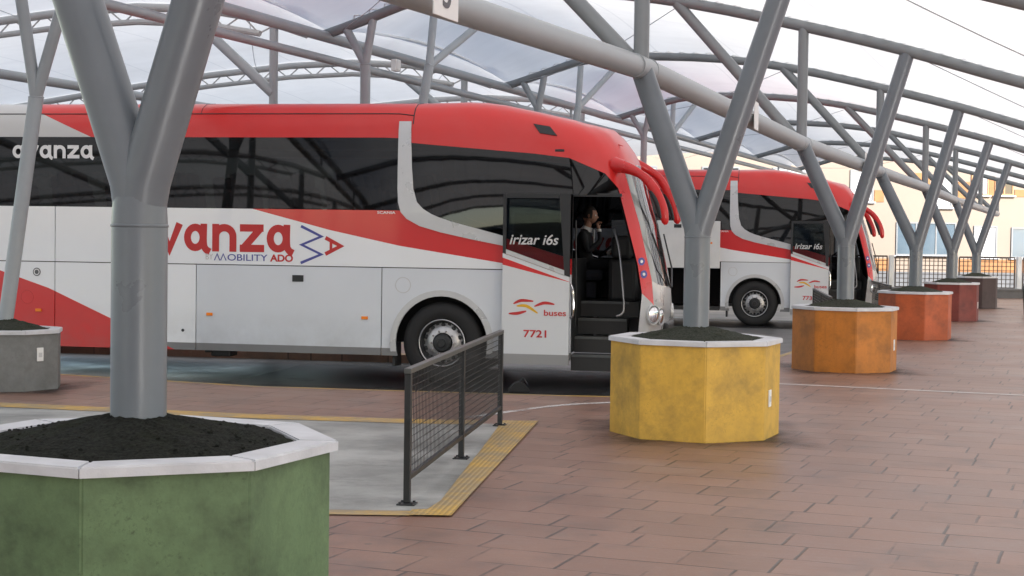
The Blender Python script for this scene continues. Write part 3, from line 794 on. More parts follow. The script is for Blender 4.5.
# ------------------------------------------------------------------ railings
def railing(shift, label):
    p0 = Vector((-0.665, 10.06)); p2 = Vector((-0.095, 14.37)); L = (p2 - p0).length
    an = math.atan2(p2.y - p0.y, p2.x - p0.x)
    e = empty('railing', (p0.x + shift[0], p0.y + shift[1], 0.004), an); tag(e, label, 'railing', 'dark mesh railings at the bay heads')
    H = 0.855
    for x in (0, L * 0.495, L):
        bm = B(); box(bm, (x - 0.022, -0.022, 0.011), (x + 0.022, 0.022, H if x else H), 0.004); po = obj('post', bm, M['black'], e)
        bm = B(); box(bm, (x - 0.06, -0.06, 0.0), (x + 0.06, 0.06, 0.010), 0.003)
        for dx in (-0.04, 0.04):
            for dy in (-0.04, 0.04): lathe(bm, [(0.009, 0.009), (0.009, 0.02), (0, 0.021)], 8, Matrix.Translation((x + dx, dy, 0)))
        obj('foot_plate', bm, M['black'], po)
    bm = B(); box(bm, (-0.03, -0.024, H + 0.001), (L + 0.03, 0.024, H + 0.036), 0.004); obj('top_rail', bm, M['rail'], e)
    bm = B()
    for a, b in ((0.024, L * 0.495 - 0.024), (L * 0.495 + 0.024, L - 0.024)): box(bm, (a, -0.015, 0.155), (b, 0.015, 0.19), 0.003)
    obj('bottom_rail', bm, M['black'], e)
    for a, b in ((0.024, L * 0.495 - 0.024), (L * 0.495 + 0.024, L - 0.024)):
        bm = B()
        n = int((b - a) / 0.052)
        for i in range(1, n):
            x = a + (b - a) * i / n
            box(bm, (x - 0.0019, -0.0019, 0.19), (x + 0.0019, 0.0019, H))
        m = 14
        for i in range(1, m):
            z = 0.19 + (H - 0.19) * i / m
            box(bm, (a, 0.0020, z - 0.0022), (b, 0.0064, z + 0.0022))
        obj('wire_mesh', bm, M['wire'], e)
railing((0, 0), 'dark mesh railing with three posts beside the yellow tactile strip')
railing((2.80, 7.3), 'dark mesh railing mostly hidden behind the yellow planter')
railing((5.72, 14.5), 'dark mesh railing just behind the amber orange planter')
railing((8.4, 21.6), 'dark mesh railing behind the red orange planter')

# ------------------------------------------------------------------ coaches
HW = 1.275
def half_w(z):
    return lerp_tab([(2.2, 1.275), (3.13, 1.235), (3.35, 1.205)], z)
XF = [(0.3, 2.66), (0.5, 2.74), (0.9, 2.80), (1.3, 2.77), (1.8, 2.67), (2.24, 2.54), (2.79, 2.37), (3.0, 2.29), (3.2, 2.14), (3.4, 1.92), (3.6, 1.55)]
UE = -10.1
SIDE = [-10.1, -9.0, -8.0, -7.0, -6.0, -5.29, -4.2, -3.3, -2.4, -1.5, -0.79, -0.60, -0.42, -0.2, 0.1, 0.4, 0.8, 1.2, 1.66]
TH = [0.0, 0.22, 0.44, 0.6, 0.775, 0.95, 1.12, 1.28, 1.43, PI / 2]
iD, iW = 2, 4
ZB = [(-0.42, 2.21), (-0.36, 2.205), (-0.04, 2.09), (0.78, 1.88), (1.66, 1.62)]
ZT = [(-0.62, 3.13), (-0.41, 3.06), (0.73, 2.97), (1.2, 2.935), (1.49, 2.905), (1.66, 2.88)]
TOPZ = [(-0.5, 3.63), (0.4, 3.65), (0.8, 3.64), (1.2, 3.61), (1.66, 3.53)]
GW = [(0, 1.0), (0.22, 0.990), (0.42, 0.970), (0.62, 0.935), (0.78, 0.88), (0.90, 0.77), (0.97, 0.52), (1.0, 0.0)]
def station_rows(kind, i):
    """row heights for side station u=SIDE[i] or nose station TH[i]"""
    if kind == 's':
        u = SIDE[i]; zb = lerp_tab(ZB, u); zt = lerp_tab(ZT, u); top = lerp_tab(TOPZ, u); zd = min(2.42, zt - 0.05) if u > 0.5 else (zb + zt) / 2
        z2 = 1.47
    else:
        th = TH[i]
        zb = lerp_tab([(0, 1.60), (0.44, 1.55), (0.6, 1.5), (0.775, 1.36), (1.0, 1.30), (PI / 2, 1.26)], th)
        zt = lerp_tab([(0, 2.80), (0.22, 2.69), (0.44, 2.51), (0.6, 2.64), (0.775, 2.76), (1.1, 2.82), (PI / 2, 2.85)], th)
        zd = 2.42 if th < 0.5 else (zb + zt) / 2
        top = lerp_tab([(0, 3.47), (0.22, 3.42), (0.44, 3.38), (0.775, 3.34), (PI / 2, 3.30)], th); z2 = lerp_tab([(0, 1.40), (0.775, 1.05), (PI / 2, 1.0)], th)
    rows = [0.34, 0.44, z2, zb, zd, zt] + [zt + g * (top - zt) for g, _ in GW[1:]]
    return rows
def shell_point(kind, i, r, z):
    g = 0 if r <= 5 else r - 5
    wz = half_w(min(z, 3.13)) * GW[g][1]
    xf = lerp_tab(XF, z); xc = xf - 0.5
    if kind == 's':
        u = SIDE[i]
        if u > 0 and xc < 1.9: u = u * xc / 1.9
        return Vector((u, -wz, z))
    th = TH[i]
    return Vector((xc + 0.5 * math.sin(th) ** (2 / 2.6), -wz * max(0.0, math.cos(th)) ** (2 / 2.6), z))
STN = [('s', i) for i in range(len(SIDE))] + [('n', i) for i in range(1, len(TH))]
NS = len(SIDE)
HALF = [[shell_point(k, i, r, z) for r, z in enumerate(station_rows(k, i))] for k, i in STN]
NR = len(HALF[0]); NSTN = len(STN)
def shell_cells(pred, sides=(1, -1), off=0.0):
    bm = B(); cache = {}
    def vert(a, r, sgn):
        key = (a, r, sgn if abs(HALF[a][r].y) > 1e-4 else 0)
        if key not in cache:
            p = HALF[a][r]; cache[key] = bm.verts.new((p.x, p.y * sgn, p.z))
        return cache[key]
    for sgn in sides:
        for a in range(NSTN - 1):
            for r in range(NR - 1):
                if not pred(a, r, sgn): continue
                q = []
                for v in (vert(a, r, sgn), vert(a + 1, r, sgn), vert(a + 1, r + 1, sgn), vert(a, r + 1, sgn)):
                    if v not in q: q.append(v)
                if len(q) >= 3:
                    try: bm.faces.new(q)
                    except ValueError: pass
    return bm
A_D = NS - 1 + iD; A_W = NS - 1 + iW
a_of = {u: i for i, u in enumerate(SIDE)}

def arch_pts(cx, cz, r, z0):
    """from right foot over the top to left foot"""
    a = math.asin((z0 - cz) / r)
    return [(cx + r * math.cos(t), cz + r * math.sin(t)) for t in [a + (PI - 2 * a) * k / 24 for k in range(25)]]
def glyph_avanza(bm, x0, z0, w, h, y):
    """hand-built rounded lower-case wordmark"""
    adv = w / 6.0; sw = h * 0.265
    def ring(cx):
        n = 28; rx, rz = adv * 0.40 - sw / 2 + 0.004, h / 2 - sw / 2
        stroke(bm, [(cx + rx * math.cos(2 * PI * k / n), z0 + h / 2 + rz * math.sin(2 * PI * k / n)) for k in range(n)], sw, y, True)
    for i, ch in enumerate('avanza'):
        x = x0 + adv * i; m = adv * 0.06; r = x + adv - m; l = x + m
        if ch == 'a':
            ring(x + adv * 0.44)
            stroke(bm, smooth_line([(r - sw * 0.75, z0 + h), (r - sw * 0.75, z0 + h * 0.30), (r - sw * 0.45, z0 + h * 0.08), (r + sw * 0.15, z0 - h * 0.02)], 4), sw * 0.95, y)
        elif ch == 'v':
            stroke(bm, [(l + sw * 0.3, z0 + h), (x + adv / 2, z0 + sw * 0.3), (r - sw * 0.3, z0 + h)], sw, y)
        elif ch == 'n':
            stroke(bm, [(l + sw / 2, z0), (l + sw / 2, z0 + h)], sw, y)
            cx = (l + r) / 2; rx = (r - l) / 2 - sw / 2; zc = z0 + h * 0.55; rz = h * 0.45 - sw / 2
            stroke(bm, [(cx + rx * math.cos(t), zc + rz * math.sin(t)) for t in [PI * (1 - k / 12) for k in range(13)]] + [(cx + rx, z0)], sw, y)
        else:
            stroke(bm, [(l, z0 + h - sw / 2), (r - 0.01, z0 + h - sw / 2)], sw, y)
            stroke(bm, [(r - sw * 0.5, z0 + h - sw * 0.5), (l + sw * 0.5, z0 + sw * 0.5)], sw, y)
            stroke(bm, [(l, z0 + sw / 2), (r, z0 + sw / 2)], sw, y)

seat_bm = B()
for yy in (-0.23, 0.23):
    box(seat_bm, (-0.02, yy - 0.21, 0.10), (0.46, yy + 0.21, 0.26), 0.05)
    box(seat_bm, (-0.12, yy - 0.21, 0.2), (0.02, yy + 0.21, 0.95), 0.06, Matrix.Rotation(R(-8), 4, 'Y'))
    box(seat_bm, (-0.14, yy - 0.15, 0.9), (-0.02, yy + 0.15, 1.12), 0.05, Matrix.Rotation(R(-8), 4, 'Y'))
box(seat_bm, (0.05, -0.3, -0.12), (0.3, 0.3, 0.1))
seat_me = bpy.data.meshes.new('seat'); seat_bm.to_mesh(seat_me); seat_bm.free(); seat_me.materials.append(M['seat_cloth'])

def make_wheel(bus, cx, sgn, front=True):
    y0 = sgn * 1.245                       # outer face
    e = empty('wheel'); e.parent = bus; e.location = (cx, y0, 0.52)
    e.rotation_euler = (R(90) if sgn < 0 else R(-90), 0, 0)   # local +z points outward
    bm = B(); lathe(bm, [(0.30, -0.03), (0.34, 0.0), (0.42, 0.006), (0.475, -0.012), (0.508, -0.04), (0.52, -0.075), (0.52, -0.25), (0.505, -0.29), (0.42, -0.30), (0.3, -0.28)], 56)
    for k in range(3):
        lathe(bm, [(0.5205, -0.10 - k * 0.055), (0.523, -0.104 - k * 0.055), (0.5205, -0.118 - k * 0.055)], 56)
    obj('tyre', bm, M['rubber'], e, True)
    bm = B(); lathe(bm, [(0.297, -0.032), (0.302, -0.004), (0.292, 0.003), (0.283, -0.012), (0.272, -0.075), (0.245, -0.105), (0.215, -0.075), (0.165, -0.055), (0.13, -0.05), (0.128, -0.10), (0.0, -0.10)], 56)
    for k in range(10):                    # hand holes
        an = 2 * PI * k / 10
        lathe(bm, [(0.0, -0.083), (0.022, -0.084), (0.026, -0.095)], 10, Matrix.Translation((0.245 * math.cos(an), 0.245 * math.sin(an), 0)))
    obj('rim', bm, M['black'], e, True)
    bm = B(); lathe(bm, [(0.298, -0.010), (0.304, -0.001), (0.296, 0.006), (0.288, 0.002)], 56); obj('rim_edge', bm, M['alloy'], e, True)
    bm = B(); lathe(bm, [(0.262, -0.096), (0.250, -0.094), (0.212, -0.068), (0.163, -0.049), (0.13, -0.045), (0.128, -0.09)], 56); obj('wheel_disc', bm, M['alloy'], e, True)
    for k in range(10):
        an = 2 * PI * (k + 0.5) / 10
        bm = B(); lathe(bm, [(0.026, -0.11), (0.03, -0.088), (0.024, -0.0800), (0.0, -0.079)], 10, Matrix.Translation((0.228 * math.cos(an), 0.228 * math.sin(an), 0.012)))
        obj('hand_hole', bm, M['black'], e, True)
    bm = B(); lathe(bm, [(0.118, -0.10), (0.118, 0.0), (0.10, 0.02), (0.055, 0.025), (0.05, 0.04), (0.0, 0.042)], 32); obj('hub', bm, M['black'], e, True)
    bm = B()
    for k in range(10):
        an = 2 * PI * k / 10
        lathe(bm, [(0.014, -0.06), (0.014, -0.028), (0.009, -0.02), (0, -0.02)], 6, Matrix.Translation((0.15 * math.cos(an), 0.15 * math.sin(an), 0)))
    obj('wheel_nut', bm, M['chrome'], e)
    return e

def make_bus(P, label, number, hold_open=False, z0=-0.12):
    ox, oy = busw(P, 0, HW)
    bus = empty('coach', (ox, oy, z0), -BA); tag(bus, label, 'bus', 'white and red coaches parked in the bays')
    # ---- roof and upper shell (solid cells above the glass, A pillars, nose below windscreen)
    bm = shell_cells(lambda a, r, s: r >= 5)
    bm2 = B()
    rt = [Vector(p) for p in HALF[0]]
    f = [bm.verts.new((p.x, p.y, p.z)) for p in rt[5:]] + [bm.verts.new((p.x, -p.y, p.z)) for p in rt[5:-1][::-1]]
    bm.faces.new(f)
    obj('roof', bm, M['bus_roof'], bus, True)
    for sgn in (1, -1): obj('front_post', shell_cells(lambda a, r, s: 2 <= r < 5 and A_D <= a < A_W, (sgn,)), M['red_gloss'], bus, True)
    for sgn in (1, -1):
        bm = shell_cells(lambda a, r, s: 2 <= r < 5 and A_D <= a < A_W, (sgn,))
        for v_ in bm.verts: v_.co = Vector((v_.co.x - 0.03, v_.co.y * 0.965, v_.co.z))
        obj('post_lining', bm, M['interior'], bus, True)
    obj('front_mask', shell_cells(lambda a, r, s: (r <= 2 and a >= A_W) or (r <= 1 and A_D <= a < A_W) or (s < 0 and False)), M['silver'], bus, True)
    # ---- far side doorless corner
    obj('front_corner', shell_cells(lambda a, r, s: a >= a_of[1.66] and a < A_D and r <= 2 and s < 0), M['silver'], bus, True)
    # ---- glass
    for sgn in (1, -1):
        for (ua, ub) in ((-10.1, -5.29), (-5.29, -0.60), (-0.42, 1.66)):
            obj('side_window', shell_cells(lambda a, r, s: r in (3, 4) and a_of[ua] <= a < a_of[ub], (sgn,)), M['glass_tint'], bus, True)
        if sgn > 0: pd = lambda a, r, s: r == 4 and a_of[1.66] <= a < A_D
        else: pd = lambda a, r, s: r in (3, 4) and a_of[1.66] <= a < A_D
        obj('quarter_window', shell_cells(pd, (sgn,)), M['glass_tint'], bus, True)
        obj('window_pillar', shell_cells(lambda a, r, s: r in (3, 4) and a_of[-0.60] <= a < a_of[-0.42], (sgn,)), M['black'], bus, True)
    obj('windscreen', shell_cells(lambda a, r, s: r in (3, 4) and a >= A_W), M['glass_clear'], bus, True)
    # rear wall
    bm = B(); f = [bm.verts.new((p.x, p.y, p.z)) for p in rt[:6]] + [bm.verts.new((p.x, -p.y, p.z)) for p in rt[:6][::-1]]; bm.faces.new(f)
    obj('rear_wall', bm, M['panel_white'], bus)
    # ---- side panels with real gaps
    def ydepth(sgn): return (-HW, -HW + 0.03) if sgn > 0 else (HW - 0.03, HW)
    g = 0.006
    ra = 0.60
    for sgn in (1, -1):
        ya, yb = ydepth(sgn)
        def panel(name, poly, mat=M['bus_side'], parent=bus):
            bm = B(); prism(bm, poly, ya, yb, 'y'); return obj(name, bm, mat, parent)
        arF = arch_pts(0, 0.52, ra, 0.345); arR = arch_pts(-7.0, 0.52, ra, 0.345)
        panel('side_panel', [(-10.1, 0.345)] + arR[::-1] + [(-5.29 - g, 0.345), (-5.29 - g, 1.47 - g), (-10.1, 1.47 - g)])
        pans = [(-5.29 + g, -3.30 - g)]
        panel('side_panel', [(-5.29 + g, 0.345), (-3.30 - g, 0.345), (-3.30 - g, 1.47 - g), (-5.29 + g, 1.47 - g)])
        if not (hold_open and sgn > 0):
            pn = panel('luggage_door', [(-3.30 + g, 0.345), (-0.79 - g, 0.345), (-0.79 - g, 1.47 - g), (-3.30 + g, 1.47 - g)])
        else:
            bm = B(); box(bm, (-3.30 + g, -HW - 0.33, 1.32), (-0.79 - g, -HW - 0.29, 2.40), 0.01)
            pn = obj('luggage_door', bm, M['panel_white'], bus)
            pn['label'] = 'raised luggage door of the farther coach'
            bm = B()
            for ux in (-3.1, -1.0): tube(bm, [(ux, -HW + 0.08, 1.40), (ux, -HW - 0.28, 1.75)], 0.018, 8)
            obj('hinge_arm', bm, M['black'], pn)
            bm = B(); box(bm, (-1.85, -HW - 0.345, 2.24), (-1.68, -HW - 0.331, 2.32), 0.004); obj('handle', bm, M['black'], pn)
            bm = B(); box(bm, (-1.05, -HW - 0.342, 1.88), (-0.97, -HW - 0.331, 1.92), 0.003); obj('marker_lamp', bm, M['amber'], pn)
            bm = B(); box(bm, (-3.29, -HW + 0.035, 0.36), (-0.80, HW - 0.10, 0.40)); box(bm, (-3.29, HW - 0.12, 0.40), (-0.80, HW - 0.10, 1.45)); obj('luggage_hold', bm, M['interior'], bus)
            bm = B(); box(bm, (-3.29, -HW + 0.005, 0.345), (-0.80, -HW + 0.03, 0.44)); obj('sill', bm, M['step_rubber'], bus)
        panel('wheel_panel', [(-0.79 + g, 0.345)] + arF[::-1] + [(0.80 - g, 0.345), (0.80 - g, 1.47 - g), (-0.79 + g, 1.47 - g)])
        zb = lambda u: lerp_tab(ZB, u) - 0.004
        panel('belt_panel', [(-10.1, 1.47 + g), (-5.29 - g, 1.47 + g), (-5.29 - g, 2.205), (-10.1, 2.205)])
        panel('belt_panel', [(-5.29 + g, 1.47 + g), (0.80 - g, 1.47 + g), (0.80 - g, zb(0.79)), (-0.04, zb(-0.04)), (-0.36, 2.20), (-5.29 + g, 2.205)])
        panel('door_pocket_panel', [(0.80 + g, 0.345), (1.66, 0.345), (1.66, zb(1.66)), (0.80 + g, zb(0.81))])
        # wheel arch lips
        for cx in (0, -7.0):
            bm = B(); o_ = arch_pts(cx, 0.52, 0.675, 0.40); i_ = arch_pts(cx, 0.52, 0.598, 0.40)
            prism(bm, o_ + i_[::-1], ya - 0.012 if sgn > 0 else yb + 0.001, ya - 0.001 if sgn > 0 else yb + 0.012, 'y')
            obj('wheel_arch', bm, M['silver'], bus)
    # trims on the near side
    Y = -HW
    bm = B()
    trim = [((-0.60, 3.34), (-0.44, 3.34)), ((-0.60, 3.22), (-0.437, 3.22)), ((-0.60, 3.05), (-0.43, 3.05)), ((-0.60, 2.75), (-0.415, 2.75)), ((-0.597, 2.48), (-0.39, 2.48)), ((-0.585, 2.30), (-0.34, 2.31)),
            ((-0.55, 2.18), (-0.26, 2.225)), ((-0.47, 2.095), (-0.15, 2.16)), ((-0.30, 2.005), (-0.04, 2.115)), ((-0.03, 1.93), (0.14, 2.06)), ((0.38, 1.845), (0.42, 1.99)), ((0.79, 1.77), (0.79, 1.895))]
    def yz(z): return -half_w(min(z, 3.13)) * (1.0 if z < 3.13 else lerp_tab([(3.13, 1), (3.24, .990), (3.35, .968)], z))
    q4 = [[bm.verts.new((x, yz(z) - d, z)) for (x, z) in pr_ for d in (0.014, 0.001)] for pr_ in trim]
    for a, b in zip(q4, q4[1:]):
        bm.faces.new((a[0], a[2], b[2], b[0])); bm.faces.new((a[0], b[0], b[1], a[1])); bm.faces.new((a[2], a[3], b[3], b[2]))
    obj('trim_strip', bm, M['silver'], bus)
    # roof seams
    def roof_pt(u, gi): 
        i = a_of[u]; p = HALF[i][5 + gi]; return (p.x, p.y - 0.001, p.z + 0.001)
    bm = B(); tube(bm, [roof_pt(u, 3) for u in SIDE[:SIDE.index(-0.42) + 1]], 0.007, 6); tube(bm, [roof_pt(-0.42, q) for q in (2, 3, 4, 5, 6)], 0.007, 6)
    tube(bm, [roof_pt(-3.3, q) for q in (3, 4, 5, 6)], 0.004, 6)
    obj('roof_seam', bm, M['black'], bus)
    # small lamps and caps
    def lamp(u, z, w, h, mat, name, y=Y, d=0.012):
        bm = B(); box(bm, (u - w / 2, y - d, z - h / 2), (u + w / 2, y - 0.0005, z + h / 2), 0.004); return obj(name, bm, mat, bus)
    for u in (-5.52, -3.11, -1.01):
        if hold_open and u == -1.01: continue
        lamp(u, 0.82, 0.085, 0.04, M['amber'], 'marker_lamp', d=0.02)
    lamp(0.87, 1.515, 0.05, 0.03, M['amber'], 'marker_lamp') if False else None
    if not hold_open: lamp(-1.91, 1.31, 0.15, 0.085, M['black'], 'handle')
    def disc(u, z, r, mat, name, ringonly=True):
        bm = B()
        if ringonly: lathe(bm, [(r - 0.006, 0.0005), (r - 0.004, 0.003), (r, 0.003), (r + 0.002, 0.0005)], 40, Matrix.Translation((u, Y, z)) @ Matrix.Rotation(R(90), 4, 'X'))
        else: lathe(bm, [(r, 0.0005), (r, 0.005), (0, 0.006)], 32, Matrix.Translation((u, Y, z)) @ Matrix.Rotation(R(90), 4, 'X'))
        return obj(name, bm, mat, bus, True)
    disc(-0.51, 1.25, 0.10, M['grey_flat'], 'fuel_cap'); disc(-5.69, 0.99, 0.09, M['red_gloss'], 'fuel_cap')
    lg = disc(-5.55, 1.33, 0.055, M['ink'], 'emblem', False)
    bm = B(); lathe(bm, [(0.042, 0.006), (0.042, 0.0075), (0.03, 0.0075), (0.03, 0.006)], 24, Matrix.Translation((-5.55, Y, 1.33)) @ Matrix.Rotation(R(90), 4, 'X')); obj('emblem_ring', bm, M['white_flat'], lg)
    disc(-3.48, 0.60, 0.02, M['black'], 'jacking_point', False)
    # under-floor: dark chassis, wheel wells and hangers
    bm = B()
    box(bm, (-10.0, -1.235, 0.50), (-7.72, 1.235, 1.40)); box(bm, (-6.28, -1.235, 0.46), (-3.32 if hold_open else -0.80, 1.235, 1.40))
    box(bm, (-7.72, -0.85, 0.5), (-6.28, 0.85, 1.40)); box(bm, (-0.72, -0.85, 0.5), (0.72, 0.85, 1.25))
    if hold_open: box(bm, (-3.31, -1.2, 1.42), (-0.79, 1.2, 1.46))
    box(bm, (0.74, -1.235, 0.42), (1.62, 1.235, 1.05))
    obj('chassis', bm, M['interior'], bus)
    bm = B(); box(bm, (-3.14, -1.16, 0.26), (-2.86, -0.9, 0.42), 0.02); box(bm, (-3.2, -1.2, 0.31), (-3.12, -1.0, 0.36)); obj('mud_flap', bm, M['black'], bus)
    bm = B(); box(bm, (-0.66, -1.2, 0.2), (-0.62, -0.9, 0.5), 0.005); obj('mud_flap', bm, M['black'], bus)
    for cx in (0, -7.0):
        for sgn in (-1, 1): make_wheel(bus, cx, sgn)
    # ---- interior
    bm = B(); box(bm, (-10.05, -1.2, 1.41), (1.05, 1.2, 1.46)); obj('saloon_floor', bm, M['interior'], bus)
    bm = B(); box(bm, (-10.0, -1.14, 3.15), (1.4, 1.14, 3.19)); box(bm, (-9.9, -1.18, 2.98), (1.0, -0.75, 3.10), 0.03); box(bm, (-9.9, 0.75, 2.98), (1.0, 1.18, 3.10), 0.03); obj('ceiling', bm, M['ceiling_grey'], bus)
    sx = -9.2
    while sx < 0.6:
        for yy in (-0.72, 0.72):
            o = bpy.data.objects.new('seat', seat_me); COL.objects.link(o); o.parent = bus; o.location = (sx, yy, 1.58)
        sx += 0.82
    bm = B(); prism(bm, [(-10.0, 1.42), (2.3, 1.0), (2.3, 1.60), (1.66, 1.615), (0.78, 1.87), (-0.04, 2.08), (-0.36, 2.19), (-10.0, 2.19)], HW - 0.06, HW - 0.035, 'y'); obj('wall_lining', bm, M['interior'], bus)
    bm = B(); prism(bm, [(-10.0, 1.42), (0.8, 1.42), (0.8, 1.86), (-0.04, 2.08), (-0.36, 2.19), (-10.0, 2.19)], -HW + 0.035, -HW + 0.06, 'y'); obj('wall_lining', bm, M['interior'], bus)
    bm = B(); sh = []
    for q in range(15):
        f = q / 14; a = A_W + 2.3 * f; a0 = int(a); fa = a - a0; col_ = []
        for r in (3, 4, 5):
            p = HALF[a0][r].lerp(HALF[min(a0 + 1, NSTN - 1)][r], fa); ins = 0.955 - 0.02 * (q % 2)
            col_.append(bm.verts.new((1.4 + (p.x - 1.4) * ins, p.y * ins, p.z + (0.02 if r == 3 else -0.02 if r == 5 else 0))))
        sh.append(col_)
    for a, b in zip(sh, sh[1:]):
        for r in (0, 1): bm.faces.new((a[r], b[r], b[r + 1], a[r + 1]))
    obj('sunshade', bm, M['white_flat'], bus)
    # stairwell in the open doorway
    for (z, va, vb) in ((0.42, 0.02, 0.30), (0.63, 0.30, 0.58), (0.85, 0.58, 0.86), (1.06, 0.86, 2.5)):
        bm = B(); box(bm, (1.665, -HW + va, z - 0.20), (2.30 if z < 1 else 2.42, -HW + vb + 0.02, z))
        sp = obj('step', bm, M['step_rubber'], bus)
        bm = B(); box(bm, (1.67, -HW + va - 0.006, z - 0.03), (2.295, -HW + va + 0.02, z + 0.003), 0.002); obj('nosing', bm, M['rail'], sp)
    bm = B(); box(bm, (1.625, -1.16, 0.46), (1.66, 0.1, 1.62)); obj('stair_wall', bm, M['interior'], bus)
    bm = B(); box(bm, (1.62, -1.255, 0.345), (1.66, -1.20, 2.42)); box(bm, (1.66, -1.25, 2.40), (2.27, -1.20, 2.44)); obj('door_frame', bm, M['black'], bus)
    # driver's corner
    bm = B(); box(bm, (2.0, -0.35, 1.05), (2.38, 1.1, 1.62), 0.06); box(bm, (2.02, 0.15, 1.60), (2.34, 0.95, 1.80), 0.05); box(bm, (2.05, -0.45, 1.62), (2.3, -0.05, 1.92), 0.05); obj('dashboard', bm, M['interior'], bus)
    mt = Matrix.Translation((1.96, 0.55, 1.78)) @ Matrix.Rotation(R(-38), 4, 'Y')
    bm = B(); n = 36
    ringp = [mt @ Vector((0.235 * math.cos(2 * PI * k / n), 0.235 * math.sin(2 * PI * k / n), 0)) for k in range(n + 1)]
    tube(bm, ringp, 0.016, 8); 
    for k in range(3): tube(bm, [mt @ Vector((0, 0, -0.02)), mt @ Vector((0.23 * math.cos(k * 2.094), 0.23 * math.sin(k * 2.094), 0))], 0.014, 6)
    tube(bm, [mt @ Vector((0, 0, -0.01)), mt @ Vector((0, 0, -0.35))], 0.03, 10)
    obj('steering_wheel', bm, M['black'], bus, True)
    bm = B(); box(bm, (1.34, 0.28, 1.30), (1.86, 0.80, 1.46), 0.06); box(bm, (1.26, 0.30, 1.4), (1.40, 0.78, 2.12), 0.06, Matrix.Translation((1.3, 0, 1.4)) @ Matrix.Rotation(R(-6), 4, 'Y') @ Matrix.Translation((-1.3, 0, -1.4)))
    box(bm, (1.45, 0.4, 1.06), (1.75, 0.7, 1.32), 0.03); obj('driver_seat', bm, M['seat_cloth'], bus)
    bm = B(); tube(bm, smooth_line([(2.12, -0.75, 2.0), (2.20, -0.85, 1.75), (2.26, -0.95, 1.35), (2.29, -1.0, 0.98), (2.20, -1.02, 0.9)], 6), 0.015, 10); obj('handrail', bm, M['rail2'], bus, True)
    bm = B(); tube(bm, smooth_line([(1.69, -1.17, 2.1), (1.70, -1.17, 1.5), (1.70, -1.15, 1.0), (1.69, -1.12, 0.75)], 5), 0.010, 10); obj('handrail', bm, M['black'], bus, True)
    # ---- door leaf slid back along the side
    dl = B(); yo, yi = -HW - 0.11, -HW - 0.06
    ztop = 2.43; zs = lambda u: 1.70 + (1.41 - 1.70) * (u - 0.80) / 0.85   # lower edge of the door glass
    prism(dl, [(0.80, 0.29), (1.65, 0.29), (1.65, zs(1.65) - 0.02), (0.80, zs(0.80) - 0.02)], yo, yi, 'y')
    def door_mat():
        m, nt, out = new_mat('bus_door_paint'); g = G(nt); v = g.coord(); x, y, z = g.sep(v)
        d = g.math('SUBTRACT', z, g.math('MULTIPLY_ADD', x, -0.341, 1.70 + 0.341 * 0.80))
        red = g.math('MULTIPLY', g.math('GREATER_THAN', d, -0.165 ), g.math('LESS_THAN', d, -0.075))
        n = g.noise(v, 1.5, 5)
        c = g.mix(n, (0.62, 0.64, 0.66), (0.69, 0.71, 0.73))
        # the red band tapers towards the hinge side
        lim = g.math('MULTIPLY_ADD', x, 0.10, -0.165 - 0.08)
        red = g.math('MULTIPLY', g.math('GREATER_THAN', d, lim), g.math('LESS_THAN', d, -0.075))
        c = g.mix(red, c, (0.62, 0.020, 0.022))
        c = g.mix(g.math('LESS_THAN', z, 0.42), c, (0.30, 0.30, 0.30))
        g.link(g.bsdf(c, 0.34, 0, None, 0.4), out.inputs[0]); return m
    if 'door_paint' not in M: M['door_paint'] = door_mat()
    door = obj('door', dl, M['door_paint'], bus)
    bm = B(); prism(bm, [(0.84, zs(0.84) + 0.045), (1.58, zs(1.58) + 0.045), (1.50, 2.37), (0.84, 2.37)], yo + 0.012, yo + 0.02, 'y'); obj('door_window', bm, M['glass_clear'], door)
    bm = B()
    prism(bm, [(0.80, zs(0.80) - 0.015), (0.84, zs(0.84) - 0.015), (0.84, ztop), (0.80, ztop)], yo, yi, 'y')
    prism(bm, [(1.585, zs(1.585) - 0.015), (1.65, zs(1.65) - 0.015), (1.65, ztop), (1.51, ztop)], yo, yi, 'y')
    prism(bm, [(0.842, 2.372), (1.508, 2.372), (1.508, ztop), (0.842, ztop)], yo, yi, 'y')
    obj('door_frame', bm, M['black'], door)
    bm = B(); prism(bm, [(0.842, zs(0.842) - 0.014), (1.583, zs(1.583) - 0.014), (1.583, zs(1.583) + 0.043), (0.842, zs(0.842) + 0.043)], yo - 0.003, yi, 'y'); obj('trim_strip', bm, M['silver'], door)
    bm = B(); tube(bm, smooth_line([(1.60, yi + 0.05, 1.30), (1.68, yi + 0.03, 1.26), (1.69, yi + 0.03, 0.92), (1.62, yi + 0.05, 0.88)], 4), 0.014, 8); obj('handle', bm, M['chrome'], door, True)
    # door lettering
    side_text('irizar i6s', 0.885, 1.79, 0.62, 0.13, yo + 0.010, M['grey_flat'], door, 0.012, 0.25)
    side_text('buses', 1.335, 0.905, 0.28, 0.075, yo, M['red_flat'], door, 0.015)
    side_text(number, 1.08, 0.63, 0.29, 0.095, yo, M['red_flat'], door, 0.02)
    c2 = lambda x, y: (0.80 + (x - 503) * 0.0125, 0.99 + (308 - y) * 0.0125)
    for pts, mt_ in (([(514.7, 303.4), (522.6, 300), (535, 300.5)], 'red_flat'), ([(536, 305.6), (546, 302), (556.4, 303.2)], 'red_flat'), ([(518, 305.6), (528, 305.4), (539.5, 312.4)], 'yellow_flat'), ([(510, 313.3), (519, 312.9), (528, 310.4)], 'red_flat')):
        sm = smooth_line([c2(*p) for p in pts], 6); bm = B(); nn = len(sm)
        stroke(bm, sm, [0.010 + 0.028 * math.sin(PI * (i + 0.5) / nn) for i in range(nn)], yo - 0.001); obj('logo_stripe', bm, M[mt_], door)
